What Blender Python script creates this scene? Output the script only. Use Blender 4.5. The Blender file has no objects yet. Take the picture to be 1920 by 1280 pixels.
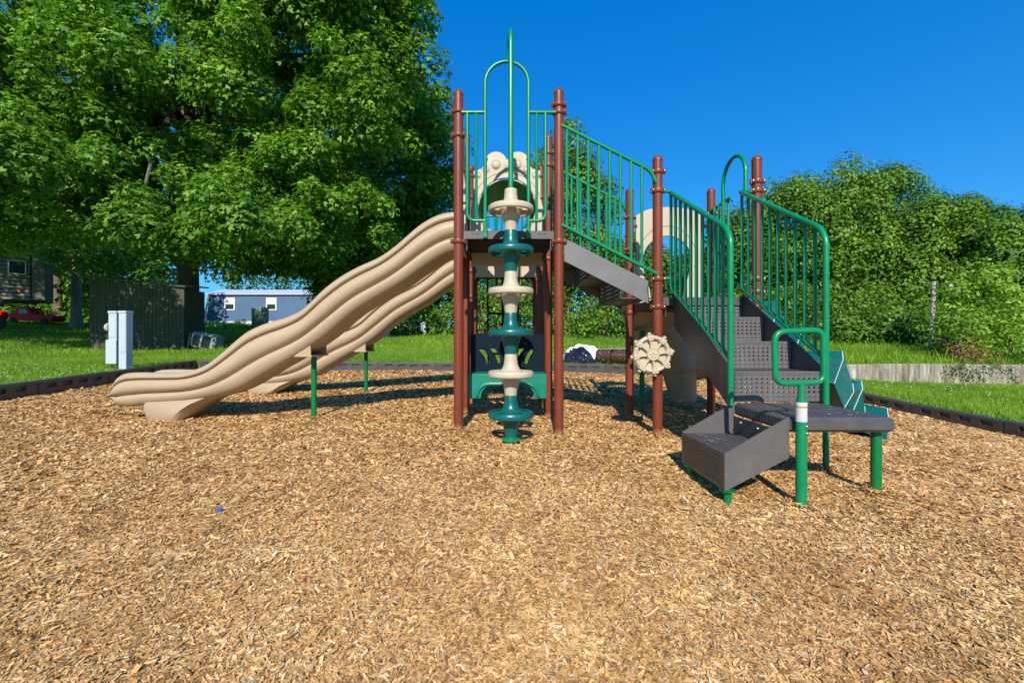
import bpy, math, random
import numpy as np
from mathutils import Vector, Matrix

# ------------------------------------------------------------------ camera, sky, sun
scene = bpy.context.scene
col = scene.collection
CX, CY, F, EYE = 937.0, 637.0, 860.0, 0.83      # principal point, focal length (px of 1920), eye height
cam_d = bpy.data.cameras.new("camera")
cam = bpy.data.objects.new("camera", cam_d); col.objects.link(cam)
cam.location = (0, 0, EYE); cam.rotation_euler = (math.radians(90), 0, 0)
cam_d.sensor_width = 36; cam_d.lens = 36 * F / 1920
cam_d.shift_x = (960 - CX) / 1920; cam_d.shift_y = -(640 - CY) / 1920
cam_d.clip_start = 0.05; cam_d.clip_end = 3000
scene.camera = cam

SUN_D = Vector((0.075, 1.0, -0.68)).normalized()
SUN_EL = math.asin(-SUN_D.z)
SUN_AZ = math.atan2(-SUN_D.x, -SUN_D.y)
w = bpy.data.worlds.new("World"); scene.world = w; w.use_nodes = True
nt = w.node_tree; nt.nodes.clear()
sky = nt.nodes.new("ShaderNodeTexSky"); sky.sky_type = 'NISHITA'; sky.sun_disc = False
sky.sun_elevation = SUN_EL; sky.sun_rotation = SUN_AZ; sky.altitude = 200
sky.air_density = 1.0; sky.dust_density = 0.5; sky.ozone_density = 2.0
hs = nt.nodes.new("ShaderNodeHueSaturation"); hs.inputs['Saturation'].default_value = 2.35; hs.inputs['Value'].default_value = 1.0
hs.inputs['Hue'].default_value = 0.497
tint = nt.nodes.new('ShaderNodeMix'); tint.data_type = 'RGBA'; tint.blend_type = 'MULTIPLY'; tint.inputs[0].default_value = 1; tint.inputs[7].default_value = (0.95, 2.38, 3.5, 1)
bg = nt.nodes.new("ShaderNodeBackground"); bg.inputs['Strength'].default_value = 0.10
wo = nt.nodes.new("ShaderNodeOutputWorld")
gm = nt.nodes.new('ShaderNodeGamma'); gm.inputs[1].default_value = 0.48; nt.links.new(sky.outputs[0], gm.inputs[0]); nt.links.new(gm.outputs[0], hs.inputs['Color']); nt.links.new(hs.outputs[0], tint.inputs[6]); nt.links.new(tint.outputs[2], bg.inputs['Color']); nt.links.new(bg.outputs[0], wo.inputs['Surface'])
sun_d = bpy.data.lights.new("sun", 'SUN'); sun_d.energy = 5.0; sun_d.angle = math.radians(0.5); sun_d.color = (1.0, 0.94, 0.835)
sun = bpy.data.objects.new("sun", sun_d); col.objects.link(sun); sun.location = (-5, -30, 25)
sun.rotation_euler = SUN_D.to_track_quat('-Z', 'Y').to_euler()
scene.view_settings.view_transform = 'Standard'; scene.view_settings.look = 'None'
scene.view_settings.exposure = 0.2; scene.view_settings.gamma = 1
scene.render.resolution_x = 1024; scene.render.resolution_y = 682
scene.cycles.transparent_max_bounces = 16
scene.cycles.max_bounces = 6

# ------------------------------------------------------------------ helpers
def at(px, py, Y):
    return Vector(((px - CX) / F * Y, Y, EYE - (py - CY) / F * Y))

WO = {}
def reg(o, parent, origin):
    WO[o.name] = Vector(origin)
    if parent is not None:
        o.parent = parent; o.location = Vector(origin) - WO[parent.name]
    else:
        o.location = origin
def tag(o, label=None, cat=None, group=None, kind=None):
    if label: o['label'] = label
    if cat: o['category'] = cat
    if group: o['group'] = group
    if kind: o['kind'] = kind
    return o
def empty(name, loc, label, cat, group=None):
    o = bpy.data.objects.new(name, None); col.objects.link(o); o.empty_display_size = 0.2
    reg(o, None, loc); return tag(o, label, cat, group)

class MB:
    def __init__(s): s.v = []; s.f = []; s.m = []
    def add(s, vs, fs, mi=0):
        b = len(s.v); s.v += [tuple(v) for v in vs]
        s.f += [tuple(i + b for i in f) for f in fs]; s.m += [mi] * len(fs); return s
    def box(s, lo, hi, mi=0, M=None):
        x0, y0, z0 = lo; x1, y1, z1 = hi
        vs = [Vector(p) for p in ((x0,y0,z0),(x1,y0,z0),(x1,y1,z0),(x0,y1,z0),(x0,y0,z1),(x1,y0,z1),(x1,y1,z1),(x0,y1,z1))]
        if M: vs = [M @ v for v in vs]
        return s.add(vs, [(0,3,2,1),(4,5,6,7),(0,1,5,4),(1,2,6,5),(2,3,7,6),(3,0,4,7)], mi)
    def bbox(s, lo, hi, b=0.006, mi=0, M=None):
        """box with chamfered edges"""
        x0, y0, z0 = lo; x1, y1, z1 = hi
        b = min(b, (x1-x0)/2.5, (y1-y0)/2.5, (z1-z0)/2.5)
        def ring(z, i):
            return [Vector(p) for p in ((x0+b+i,y0+i,z),(x1-b-i,y0+i,z),(x1-i,y0+b+i,z),(x1-i,y1-b-i,z),(x1-b-i,y1-i,z),(x0+b+i,y1-i,z),(x0+i,y1-b-i,z),(x0+i,y0+b+i,z))]
        R = [ring(z0, b), ring(z0+b, 0), ring(z1-b, 0), ring(z1, b)]
        vs = [v for r in R for v in r]
        if M: vs = [M @ v for v in vs]
        fs = []
        for k in range(3):
            for j in range(8):
                a = k*8+j; c = k*8+(j+1)%8; fs.append((a, c, c+8, a+8))
        fs.append(tuple(range(7,-1,-1))); fs.append(tuple(range(24,32)))
        return s.add(vs, fs, mi)
    def tube(s, pts, r, n=10, mi=0, caps=True, closed=False):
        pts = [Vector(p) for p in pts]; N = len(pts)
        rr = r if isinstance(r, (list, tuple)) else [r]*N
        T = []
        for i in range(N):
            if closed: t = pts[(i+1)%N]-pts[i-1]
            else: t = pts[min(i+1,N-1)]-pts[max(i-1,0)]
            T.append(t.normalized() if t.length > 1e-9 else Vector((0,0,1)))
        up = Vector((0,0,1)) if abs(T[0].z) < 0.9 else Vector((1,0,0))
        u = T[0].cross(up).normalized(); vs = []
        for i in range(N):
            u = (u - T[i]*u.dot(T[i])).normalized(); v2 = T[i].cross(u)
            for k in range(n):
                a = 2*math.pi*k/n
                vs.append(pts[i] + (u*math.cos(a)+v2*math.sin(a))*rr[i])
        fs = []
        for i in range(N if closed else N-1):
            for k in range(n):
                a = i*n+k; b = i*n+(k+1)%n; j = ((i+1)%N)*n
                fs.append((a, b, j+(k+1)%n, j+k))
        if caps and not closed:
            fs.append(tuple(range(n-1,-1,-1))); fs.append(tuple((N-1)*n+k for k in range(n)))
        return s.add(vs, fs, mi)
    def lathe(s, prof, c=(0,0,0), n=24, mi=0, M=None):
        """prof: list of (r, z)"""
        vs = []; fs = []
        c = Vector(c)
        for r, z in prof:
            for k in range(n):
                a = 2*math.pi*k/n; p = Vector((r*math.cos(a), r*math.sin(a), z))
                vs.append((M @ p if M else p) + c)
        for i in range(len(prof)-1):
            for k in range(n):
                fs.append((i*n+k, i*n+(k+1)%n, (i+1)*n+(k+1)%n, (i+1)*n+k))
        fs.append(tuple(range(n-1,-1,-1))); fs.append(tuple((len(prof)-1)*n+k for k in range(n)))
        return s.add(vs, fs, mi)
    def prism(s, poly, axis, a0, a1, mi=0):
        """poly in the two other axes, extruded along axis 0/1/2 from a0 to a1"""
        def P(p, a):
            q = list(p); q.insert(axis, a); return tuple(q)
        n = len(poly); vs = [P(p, a0) for p in poly]+[P(p, a1) for p in poly]
        fs = [tuple(range(n)), tuple(range(2*n-1, n-1, -1))]+[(i, i+n, (i+1)%n+n, (i+1)%n) for i in range(n)]
        return s.add(vs, fs, mi)
    def ball(s, c, r, n=8, mi=0, sc=(1,1,1)):
        prof = [(max(1e-4, r*math.sin(math.pi*i/n)), -r*math.cos(math.pi*i/n)) for i in range(n+1)]
        b = len(s.v); s.lathe(prof, (0,0,0), n*2 if n > 6 else 8, mi)
        for i in range(b, len(s.v)):
            x, y, z = s.v[i]; s.v[i] = (x*sc[0]+c[0], y*sc[1]+c[1], z*sc[2]+c[2])
        return s
    def build(s, name, mats, parent=None, origin=(0,0,0), smooth=True, ang=35, recalc=True):
        o_ = Vector(origin)
        me = bpy.data.meshes.new(name)
        me.from_pydata([(v[0]-o_.x, v[1]-o_.y, v[2]-o_.z) for v in s.v], [], s.f)
        if recalc:
            import bmesh
            bm = bmesh.new(); bm.from_mesh(me); bmesh.ops.recalc_face_normals(bm, faces=bm.faces); bm.to_mesh(me); bm.free()
        if not isinstance(mats, (list, tuple)): mats = [mats]
        for m in mats: me.materials.append(m)
        me.polygons.foreach_set('material_index', s.m)
        if smooth:
            me.shade_smooth(); me.set_sharp_from_angle(angle=math.radians(ang))
        me.update()
        o = bpy.data.objects.new(name, me); col.objects.link(o); reg(o, parent, origin)
        return o

def curve_solid(loops, thick, bevel=0.004, res=1):
    """filled flat outline with holes (2D, xy), given thickness; returns (verts, faces)"""
    cu = bpy.data.curves.new("tmp", 'CURVE'); cu.dimensions = '2D'; cu.fill_mode = 'BOTH'
    cu.extrude = max(thick/2-bevel, 0.0005); cu.bevel_depth = bevel; cu.bevel_resolution = res; cu.offset = -bevel
    for lp in loops:
        sp = cu.splines.new('POLY'); sp.points.add(len(lp)-1)
        for i, p in enumerate(lp): sp.points[i].co = (p[0], p[1], 0, 1)
        sp.use_cyclic_u = True
    o = bpy.data.objects.new("tmp", cu); col.objects.link(o)
    dg = bpy.context.evaluated_depsgraph_get(); me = o.evaluated_get(dg).to_mesh()
    vs = [v.co.copy() for v in me.vertices]; fs = [tuple(p.vertices) for p in me.polygons]
    o.evaluated_get(dg).to_mesh_clear()
    bpy.data.objects.remove(o); bpy.data.curves.remove(cu)
    return vs, fs
def stand(vs, Y):          # flat xy -> xz plane at depth Y
    return [Vector((v.x, Y + v.z, v.y)) for v in vs]
def arc(cx, cy, r, a0, a1, n=12):
    return [(cx+r*math.cos(math.radians(a0+(a1-a0)*i/n)), cy+r*math.sin(math.radians(a0+(a1-a0)*i/n))) for i in range(n+1)]
def bend(pts, rad=0.05, n=6):
    """round the inner corners of a 3D polyline"""
    pts = [Vector(p) for p in pts]; out = [pts[0]]
    for i in range(1, len(pts)-1):
        a, b, c = pts[i-1], pts[i], pts[i+1]
        d1 = (a-b); d2 = (c-b); L = min(rad, d1.length*0.49, d2.length*0.49)
        p = b+d1.normalized()*L; q = b+d2.normalized()*L
        for k in range(n+1):
            t = k/n; out.append(p*(1-t)**2+b*2*t*(1-t)+q*t*t)
    out.append(pts[-1]); return out

# ------------------------------------------------------------------ materials
def newmat(name):
    m = bpy.data.materials.new(name); m.use_nodes = True
    n = m.node_tree.nodes; l = m.node_tree.links
    return m, n, l, n['Principled BSDF'], n['Material Output']
def noise(n, l, scale, detail=4, rough=0.6, coord='Object', vec=None):
    if vec is None:
        tc = n.new('ShaderNodeTexCoord'); vec = tc.outputs[coord]
    t = n.new('ShaderNodeTexNoise'); t.inputs['Scale'].default_value = scale; t.inputs['Detail'].default_value = detail
    t.inputs['Roughness'].default_value = rough; l.new(vec, t.inputs['Vector']); return t
def ramp(n, l, fac, stops):
    r = n.new('ShaderNodeValToRGB'); e = r.color_ramp.elements
    while len(e) < len(stops): e.new(0.5)
    for i, (p, c) in enumerate(stops):
        e[i].position = p; e[i].color = tuple(c)+(1,) if len(c) == 3 else c
    l.new(fac, r.inputs[0]); return r
def paint(name, c, rough=0.35, var=0.12, spec=0.5, coat=0.0, bump=0.02, scr=0.0, nscale=3.0, dust=0.0):
    m, n, l, b, o = newmat(name)
    t = noise(n, l, nscale, 6); r = ramp(n, l, t.outputs[0], [(0.3, [x*(1-var) for x in c]), (0.7, [min(1, x*(1+var)) for x in c])])
    colr = r.outputs[0]
    if scr > 0:      # scuffs and dust: sparse pale marks that belong to the surface
        t2 = noise(n, l, 55, 3, 0.7)
        r2 = ramp(n, l, t2.outputs[0], [(0.66, (0,0,0)), (0.72, (scr,)*3)])
        mx = n.new('ShaderNodeMix'); mx.data_type = 'RGBA'; l.new(r2.outputs[0], mx.inputs[0]); l.new(colr, mx.inputs[6]); mx.inputs[7].default_value = (0.5, 0.47, 0.42, 1)
        colr = mx.outputs[2]
    if dust:         # mulch dust rubbed on the lowest part of a post (object z = 0 at the ground)
        tc = n.new('ShaderNodeTexCoord'); sp = n.new('ShaderNodeSeparateXYZ'); l.new(tc.outputs['Object'], sp.inputs[0])
        t6 = noise(n, l, 30, 4, .7); ad = n.new('ShaderNodeMath'); ad.operation = 'MULTIPLY_ADD'; l.new(t6.outputs[0], ad.inputs[0]); ad.inputs[1].default_value = -.07; l.new(sp.outputs[2], ad.inputs[2])
        r6 = ramp(n, l, ad.outputs[0], [(0.0, (dust,)*3), (0.035, (0,)*3)]); mx6 = n.new('ShaderNodeMix'); mx6.data_type = 'RGBA'; l.new(r6.outputs[0], mx6.inputs[0]); l.new(colr, mx6.inputs[6]); mx6.inputs[7].default_value = (.34, .24, .14, 1); colr = mx6.outputs[2]
    l.new(colr, b.inputs['Base Color'])
    t3 = noise(n, l, 14, 5); r3 = ramp(n, l, t3.outputs[0], [(0.3, (rough*0.8,)*3), (0.75, (min(1, rough*1.35),)*3)])
    l.new(r3.outputs[0], b.inputs['Roughness'])
    b.inputs['Specular IOR Level'].default_value = spec; b.inputs['Coat Weight'].default_value = coat; b.inputs['Coat Roughness'].default_value = 0.15
    if bump:
        t4 = noise(n, l, 260, 2); bp = n.new('ShaderNodeBump'); bp.inputs['Strength'].default_value = bump*5; bp.inputs['Distance'].default_value = 0.002
        l.new(t4.outputs[0], bp.inputs['Height']); l.new(bp.outputs[0], b.inputs['Normal'])
    return m

M = {}
M['post'] = paint('maroon powder coat', (0.18, 0.038, 0.017), 0.40, 0.14, spec=.35, coat=0.06, scr=0.30, dust=.45)
M['clamp'] = paint('maroon clamp paint', (0.17, 0.036, 0.016), 0.38, 0.14, spec=.4, coat=0.06, scr=0.25)
M['green'] = paint('green powder coat', (0.0, 0.215, 0.078), 0.34, 0.12, spec=.4, coat=0.12, scr=0.16)
M['dgreen'] = paint('grass green powder coat', (0.001, 0.16, 0.042), 0.36, 0.12, spec=.4, coat=0.12, scr=0.16)
M['beige'] = paint('beige moulded plastic', (0.43, 0.32, 0.205), 0.42, 0.07, spec=0.35, bump=0.015, scr=.12, nscale=1.6)
M['beige2'] = paint('pale beige sheet plastic', (0.50, 0.415, 0.30), 0.5, 0.05, spec=0.35, scr=0.05)
M['groove'] = paint('dark line engraved in plastic', (0.10, 0.085, 0.06), 0.6)
M['teal'] = paint('teal moulded plastic', (0.001, 0.10, 0.092), 0.33, 0.08, spec=0.5, scr=0.16)
M['tealgreen'] = paint('sea green moulded plastic', (0.004, 0.19, 0.125), 0.4, 0.10, spec=0.45, scr=0.15)
M['navy'] = paint('dark teal panel plastic', (0.001, 0.008, 0.02), 0.6, 0.1, spec=.15)
M['tunnel'] = paint('dark green tunnel plastic', (0.03, 0.12, 0.01), 0.3, 0.2)
M['zinc'] = paint('zinc plated steel', (0.45, 0.45, 0.46), 0.3, 0.1); M['zinc'].node_tree.nodes['Principled BSDF'].inputs['Metallic'].default_value = 0.9
M['edge'] = paint('pale edge line of teal plastic', (0.45, 0.62, 0.6), 0.5)
M['black'] = paint('black plastic', (0.012, 0.012, 0.014), 0.35, 0.2)
M['white'] = paint('white paint', (0.72, 0.73, 0.74), 0.5, 0.05, scr=0.05)
M['cabinet'] = paint('pale grey enamel', (0.47, 0.52, 0.55), 0.45, 0.05, scr=0.08)

def vinyl(name, base=(0.082, 0.073, 0.071), perf=None):
    """rubbery dark vinyl over steel; perf = (axis_u, axis_v, u0, u1, v0, v1, du, dv, radius) drills real see-through holes"""
    m, n, l, b, o = newmat(name)
    t = noise(n, l, 6, 8, 0.7); r = ramp(n, l, t.outputs[0], [(0.25, [x*0.72 for x in base]), (0.6, base), (0.8, [x*1.5 for x in base])])
    tc = n.new('ShaderNodeTexCoord'); mp = n.new('ShaderNodeMapping'); mp.inputs['Scale'].default_value = (9, 9, 30); mp.inputs['Rotation'].default_value = (0.3, 0.5, 0.4)
    l.new(tc.outputs['Object'], mp.inputs[0]); t5 = noise(n, l, 3, 6, 0.75, vec=mp.outputs[0])
    r5 = ramp(n, l, t5.outputs[0], [(0.6, (0,0,0)), (0.72, (0.22,)*3)])
    mx = n.new('ShaderNodeMix'); mx.data_type = 'RGBA'; l.new(r5.outputs[0], mx.inputs[0]); l.new(r.outputs[0], mx.inputs[6]); mx.inputs[7].default_value = (0.36, 0.34, 0.33, 1)
    l.new(mx.outputs[2], b.inputs['Base Color'])
    b.inputs['Roughness'].default_value = 0.48
    t4 = noise(n, l, 120, 3); bp = n.new('ShaderNodeBump'); bp.inputs['Strength'].default_value = 0.25; bp.inputs['Distance'].default_value = 0.003
    l.new(t4.outputs[0], bp.inputs['Height']); l.new(bp.outputs[0], b.inputs['Normal'])
    if perf:
        au, av, u0, u1, v0, v1, du, dv, rad = perf
        sp = n.new('ShaderNodeSeparateXYZ'); l.new(tc.outputs['Object'], sp.inputs[0])
        def mth(op, a, bb=None):
            q = n.new('ShaderNodeMath'); q.operation = op
            for i, x in enumerate((a, bb)):
                if x is None: continue
                if isinstance(x, (int, float)): q.inputs[i].default_value = x
                else: l.new(x, q.inputs[i])
            return q.outputs[0]
        def cell(ax, d, off=None):
            x = mth('DIVIDE', sp.outputs[ax], d)
            if off is not None: x = mth('ADD', x, off)
            fr = mth('FRACT', x); return mth('MULTIPLY', mth('SUBTRACT', fr, 0.5), d)
        U = cell(au, du); V = cell(av, dv)
        dist = mth('SQRT', mth('ADD', mth('MULTIPLY', U, U), mth('MULTIPLY', V, V)))
        hole = mth('LESS_THAN', dist, rad)
        for ax, a0, a1 in ((au, u0, u1), (av, v0, v1)):
            hole = mth('MULTIPLY', hole, mth('GREATER_THAN', sp.outputs[ax], a0)); hole = mth('MULTIPLY', hole, mth('LESS_THAN', sp.outputs[ax], a1))
        rim = mth('MULTIPLY', mth('LESS_THAN', dist, rad*1.9), 1.0)
        bp2 = n.new('ShaderNodeBump'); bp2.inputs['Strength'].default_value = 0.9; bp2.inputs['Distance'].default_value = 0.004
        hgt = mth('SUBTRACT', 1.0, mth('MINIMUM', mth('DIVIDE', dist, rad*2.2), 1.0))
        l.new(hgt, bp2.inputs['Height']); l.new(bp.outputs[0], bp2.inputs['Normal']); l.new(bp2.outputs[0], b.inputs['Normal'])
        tr = n.new('ShaderNodeBsdfTransparent'); ms = n.new('ShaderNodeMixShader')
        l.new(hole, ms.inputs[0]); l.new(b.outputs[0], ms.inputs[1]); l.new(tr.outputs[0], ms.inputs[2]); l.new(ms.outputs[0], o.inputs['Surface'])
    return m
M['vinyl'] = vinyl('grey brown vinyl coating')

def leafmat(name, c1, c2, c3, trans=0.35, objvar=0.0):
    m, n, l, b, o = newmat(name)
    g = n.new('ShaderNodeNewGeometry')
    r = ramp(n, l, g.outputs['Random Per Island'], [(0.0, c1), (0.5, c2), (1.0, c3)])
    t = noise(n, l, 0.45, 3); r2 = ramp(n, l, t.outputs[0], [(0.35, (0.75, 0.8, 0.8)), (0.65, (1.2, 1.12, 0.95))])
    oi = n.new('ShaderNodeObjectInfo'); r3 = ramp(n, l, oi.outputs['Random'], [(0.0, (0.50, 0.68, 0.70)), (0.3, (1.15, 1.1, 0.9)), (0.65, (0.66, 0.82, 1.0)), (1.0, (1.4, 1.25, 0.9))])
    m3 = n.new('ShaderNodeMix'); m3.data_type = 'RGBA'; m3.blend_type = 'MULTIPLY'; m3.inputs[0].default_value = objvar; l.new(r2.outputs[0], m3.inputs[6]); l.new(r3.outputs[0], m3.inputs[7]); r2 = m3
    mx = n.new('ShaderNodeMix'); mx.data_type = 'RGBA'; mx.blend_type = 'MULTIPLY'; mx.inputs[0].default_value = 1
    l.new(r.outputs[0], mx.inputs[6]); l.new(r2.outputs[2], mx.inputs[7])
    l.new(mx.outputs[2], b.inputs['Base Color']); b.inputs['Roughness'].default_value = 0.5; b.inputs['Specular IOR Level'].default_value = 0.25
    tr = n.new('ShaderNodeBsdfTranslucent')
    mx2 = n.new('ShaderNodeMix'); mx2.data_type = 'RGBA'; mx2.blend_type = 'MULTIPLY'; mx2.inputs[0].default_value = 1
    l.new(mx.outputs[2], mx2.inputs[6]); mx2.inputs[7].default_value = (1.5, 1.6, 0.7, 1); l.new(mx2.outputs[2], tr.inputs['Color'])
    ms = n.new('ShaderNodeMixShader'); ms.inputs[0].default_value = trans
    l.new(b.outputs[0], ms.inputs[1]); l.new(tr.outputs[0], ms.inputs[2]); l.new(ms.outputs[0], o.inputs['Surface'])
    return m
M['maple'] = leafmat('maple leaves', (0.05, 0.145, 0.012), (0.115, 0.265, 0.024), (0.28, 0.47, 0.065))
M['wood_leaf'] = leafmat('woodland leaves', (0.03, 0.09, 0.01), (0.072, 0.175, 0.016), (0.18, 0.31, 0.035), .22, 1.0)
M['young_leaf'] = leafmat('young pale leaves', (0.12, 0.24, 0.02), (0.25, 0.42, 0.04), (0.42, 0.58, 0.10), .4)
M['bush_leaf'] = leafmat('bush leaves', (0.05, 0.13, 0.01), (0.12, 0.24, 0.02), (0.26, 0.41, 0.05), .28, .8)
M['vine_leaf'] = leafmat('vine leaves', (0.03, 0.07, 0.01), (0.08, 0.16, 0.02), (0.18, 0.2, 0.05))
M['dry_leaf'] = leafmat('dry brown leaves', (0.2, 0.07, 0.03), (0.3, 0.14, 0.06), (0.35, 0.25, 0.08))
M['grass'] = leafmat('lawn grass blades', (0.10, 0.21, 0.012), (0.19, 0.35, 0.022), (0.36, 0.49, 0.07), 0.38)
def bark(name, c):
    m, n, l, b, o = newmat(name)
    tc = n.new('ShaderNodeTexCoord'); mp = n.new('ShaderNodeMapping'); mp.inputs['Scale'].default_value = (6, 6, 1.2); l.new(tc.outputs['Object'], mp.inputs[0])
    t = noise(n, l, 2.5, 8, 0.7, vec=mp.outputs[0]); r = ramp(n, l, t.outputs[0], [(0.3, [x*0.45 for x in c]), (0.7, [x*1.3 for x in c])])
    l.new(r.outputs[0], b.inputs['Base Color']); b.inputs['Roughness'].default_value = 0.9
    bp = n.new('ShaderNodeBump'); bp.inputs['Strength'].default_value = 1; bp.inputs['Distance'].default_value = 0.03; l.new(t.outputs[0], bp.inputs['Height']); l.new(bp.outputs[0], b.inputs['Normal'])
    return m
M['bark'] = bark('grey brown bark', (0.17, 0.13, 0.10))

# ------------------------------------------------------------------ terrain
class TPS:
    def __init__(s, pts, lam=0.02):
        P = np.array(pts, float); s.p = P[:, :2]; n = len(P)
        K = s.phi(np.linalg.norm(s.p[:, None]-s.p[None], axis=2))+lam*np.eye(n)
        Q = np.c_[np.ones(n), s.p]; A = np.block([[K, Q], [Q.T, np.zeros((3, 3))]])
        s.w = np.linalg.solve(A, np.r_[P[:, 2], 0, 0, 0]); s.n = n
    def phi(s, r): return np.where(r > 1e-9, r*r*np.log(np.maximum(r, 1e-9)), 0)
    def __call__(s, x, y):
        x = np.asarray(x, float); y = np.asarray(y, float); sh = x.shape
        q = np.c_[x.ravel(), y.ravel()]; out = np.zeros(len(q))
        for i in range(0, len(q), 40000):
            c = q[i:i+40000]; r = np.linalg.norm(c[:, None]-s.p[None], axis=2)
            out[i:i+40000] = s.phi(r) @ s.w[:s.n]+s.w[s.n]+c @ s.w[s.n+1:]
        return out.reshape(sh)
mulch_tps = TPS([(-.38,4.2,0),(.55,4.2,-.05),(1.46,4.2,-.05),(1.45,5.14,-.08),(2.37,5.14,-.05),(1.64,2.48,-.07),(2.15,2.6,-.04),(2.2,3.1,-.06),
    (-5.9,5.4,.11),(-6.3,9.4,.21),(-1.5,9.7,.165),(2.4,9.9,.10),(6.1,10.,-.1),(6.4,7.1,-.33),(6.5,5.9,-.39),(-3.4,4.5,.045),(-1.9,4.7,.015),(-1.95,6.5,.066),
    (-3.4,6.5,.10),(0,1.2,-.02),(-3,1.5,.0),(3,1.5,-.1),(.09,3.88,-.05),(5,1,-.25),(-5.7,1,.08),(6.8,-2,-.35),(-5.5,-2,.05),(4,4,-.15),(4,7,-.1)], 0.05)
low_tps = TPS([(-6.7,5.5,.27),(-6.7,9.5,.33),(-1.5,10.2,.26),(2.4,10.4,.22),(6.3,10.6,.02),(6.9,7,-.2),(7,5.5,-.24),(8.8,11.8,-.18),(13.6,11.8,-.35),(20,11,-.4),
    (-7,1,.2),(7.2,0,-.3),(-12.5,16,.45),(-20,15,.6),(-20,22,1.15),(-25,38,2.2),(-25,24.5,1.72),(-20,44,2.0),(-10,44,1.9),(-3,17,.8),(3,17,.75),(-3,30,1.3),(10,30,1.3),(25,30,1.4),(-7,8,.31),(-40,20,1.3),(-14,3,.5),(15,3,-.4),(0,48,2.0)], 0.3)
up_tps = TPS([(6,15,.45),(9,12,.19),(13.6,12,.19),(20,12,.2),(12,20,.9),(20,20,.95),(5,20,.8),(25,30,1.4),(10,30,1.3),(0,30,1.3),(0,20,.95),(-5,20,1.0),(30,12,.2)], 0.3)
WALL = [(6.4, 16.2), (7.6, 13.2), (8.9, 11.95), (14.2, 11.75), (24, 11.6)]
def wall_y(x): return np.interp(x, [p[0] for p in WALL], [p[1] for p in WALL])
BL = ((-6.32, 9.5), (-5.2, -1.8)); BR = ((6.16, 10.16), (7.3, -1.3))
def inside(x, y, m=0.0):
    xl = BL[0][0]+(y-BL[0][1])*(BL[1][0]-BL[0][0])/(BL[1][1]-BL[0][1])
    xr = BR[0][0]+(y-BR[0][1])*(BR[1][0]-BR[0][0])/(BR[1][1]-BR[0][1])
    yb = BL[0][1]+(x-BL[0][0])*(BR[0][1]-BL[0][1])/(BR[0][0]-BL[0][0])
    return (x > xl+m) & (x < xr-m) & (y < yb-m)
def wob(x, y):
    return (0.5*np.sin(2.1*x+1.3*np.sin(1.7*y))*np.cos(1.9*y+0.9*np.sin(2.3*x+1))+0.3*np.sin(5.1*x+2*np.sin(3.1*y))*np.sin(4.7*y+1.7)+0.22*np.sin(9.3*x+1.1*np.sin(7*y))*np.sin(10.1*y+np.sin(6*x)))
def zm(x, y):
    x = np.asarray(x, float); y = np.asarray(y, float)
    return mulch_tps(x, y)+0.022*wob(x, y)-.03*np.exp(-((x+3.9)**2+(y-4.7)**2)/.12)-.03*np.exp(-((x+3.9)**2+(y-6.5)**2)/.12)-.035*np.exp(-((x-1.0)**2+(y-2.8)**2)/.10)
def zl(x, y):
    x = np.clip(np.asarray(x, float), -42, 40); y = np.clip(np.asarray(y, float), -4, 48)
    L = low_tps(x, y); U = up_tps(x, y)
    wy = wall_y(x); wd = np.where(x > 6.4, 0.12, 0.12+np.minimum((6.4-x)*1.2, 6))
    t = np.clip((y-wy-.07)/wd, 0, 1); t = t*t*(3-2*t)
    t = np.where(x < -2, 0, t)*np.clip((x+2)/5, 0, 1)
    return L+(U-L)*t + 0.02*wob(x*0.7, y*0.7)
def zmf(x, y): return float(zm(np.array([x]), np.array([y]))[0])
def zlf(x, y): return float(zl(np.array([x]), np.array([y]))[0])

def np_mesh(name, V, Fq, mat, smooth=False, parent=None, origin=(0,0,0)):
    me = bpy.data.meshes.new(name); V = np.asarray(V, np.float32)-np.array(origin, np.float32); Fq = np.asarray(Fq, np.int32); k = Fq.shape[1]
    me.vertices.add(len(V)); me.vertices.foreach_set('co', V.ravel())
    me.loops.add(Fq.size); me.loops.foreach_set('vertex_index', Fq.ravel())
    me.polygons.add(len(Fq)); me.polygons.foreach_set('loop_start', np.arange(0, Fq.size, k, dtype=np.int32))
    if smooth: me.polygons.foreach_set('use_smooth', np.ones(len(Fq), bool))
    me.update(calc_edges=True)
    for mm in (mat if isinstance(mat, list) else [mat]): me.materials.append(mm)
    o = bpy.data.objects.new(name, me); col.objects.link(o); reg(o, parent, origin); return o
def sheet(name, xs, ys, zfun, mat, keep=None):
    X, Y = np.meshgrid(xs, ys); Z = zfun(X, Y); V = np.c_[X.ravel(), Y.ravel(), Z.ravel()]
    nx = len(xs); I = np.arange(len(ys)-1)[:, None]*nx+np.arange(nx-1)[None]; I = I.ravel()
    Fq = np.c_[I, I+1, I+nx+1, I+nx]
    if keep is not None:
        c = V[Fq].mean(1); Fq = Fq[keep(c[:, 0], c[:, 1])]
        used = np.unique(Fq); mp = np.zeros(len(V), int); mp[used] = np.arange(len(used)); V = V[used]; Fq = mp[Fq]
    return np_mesh(name, V, Fq, mat, True)

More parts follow.
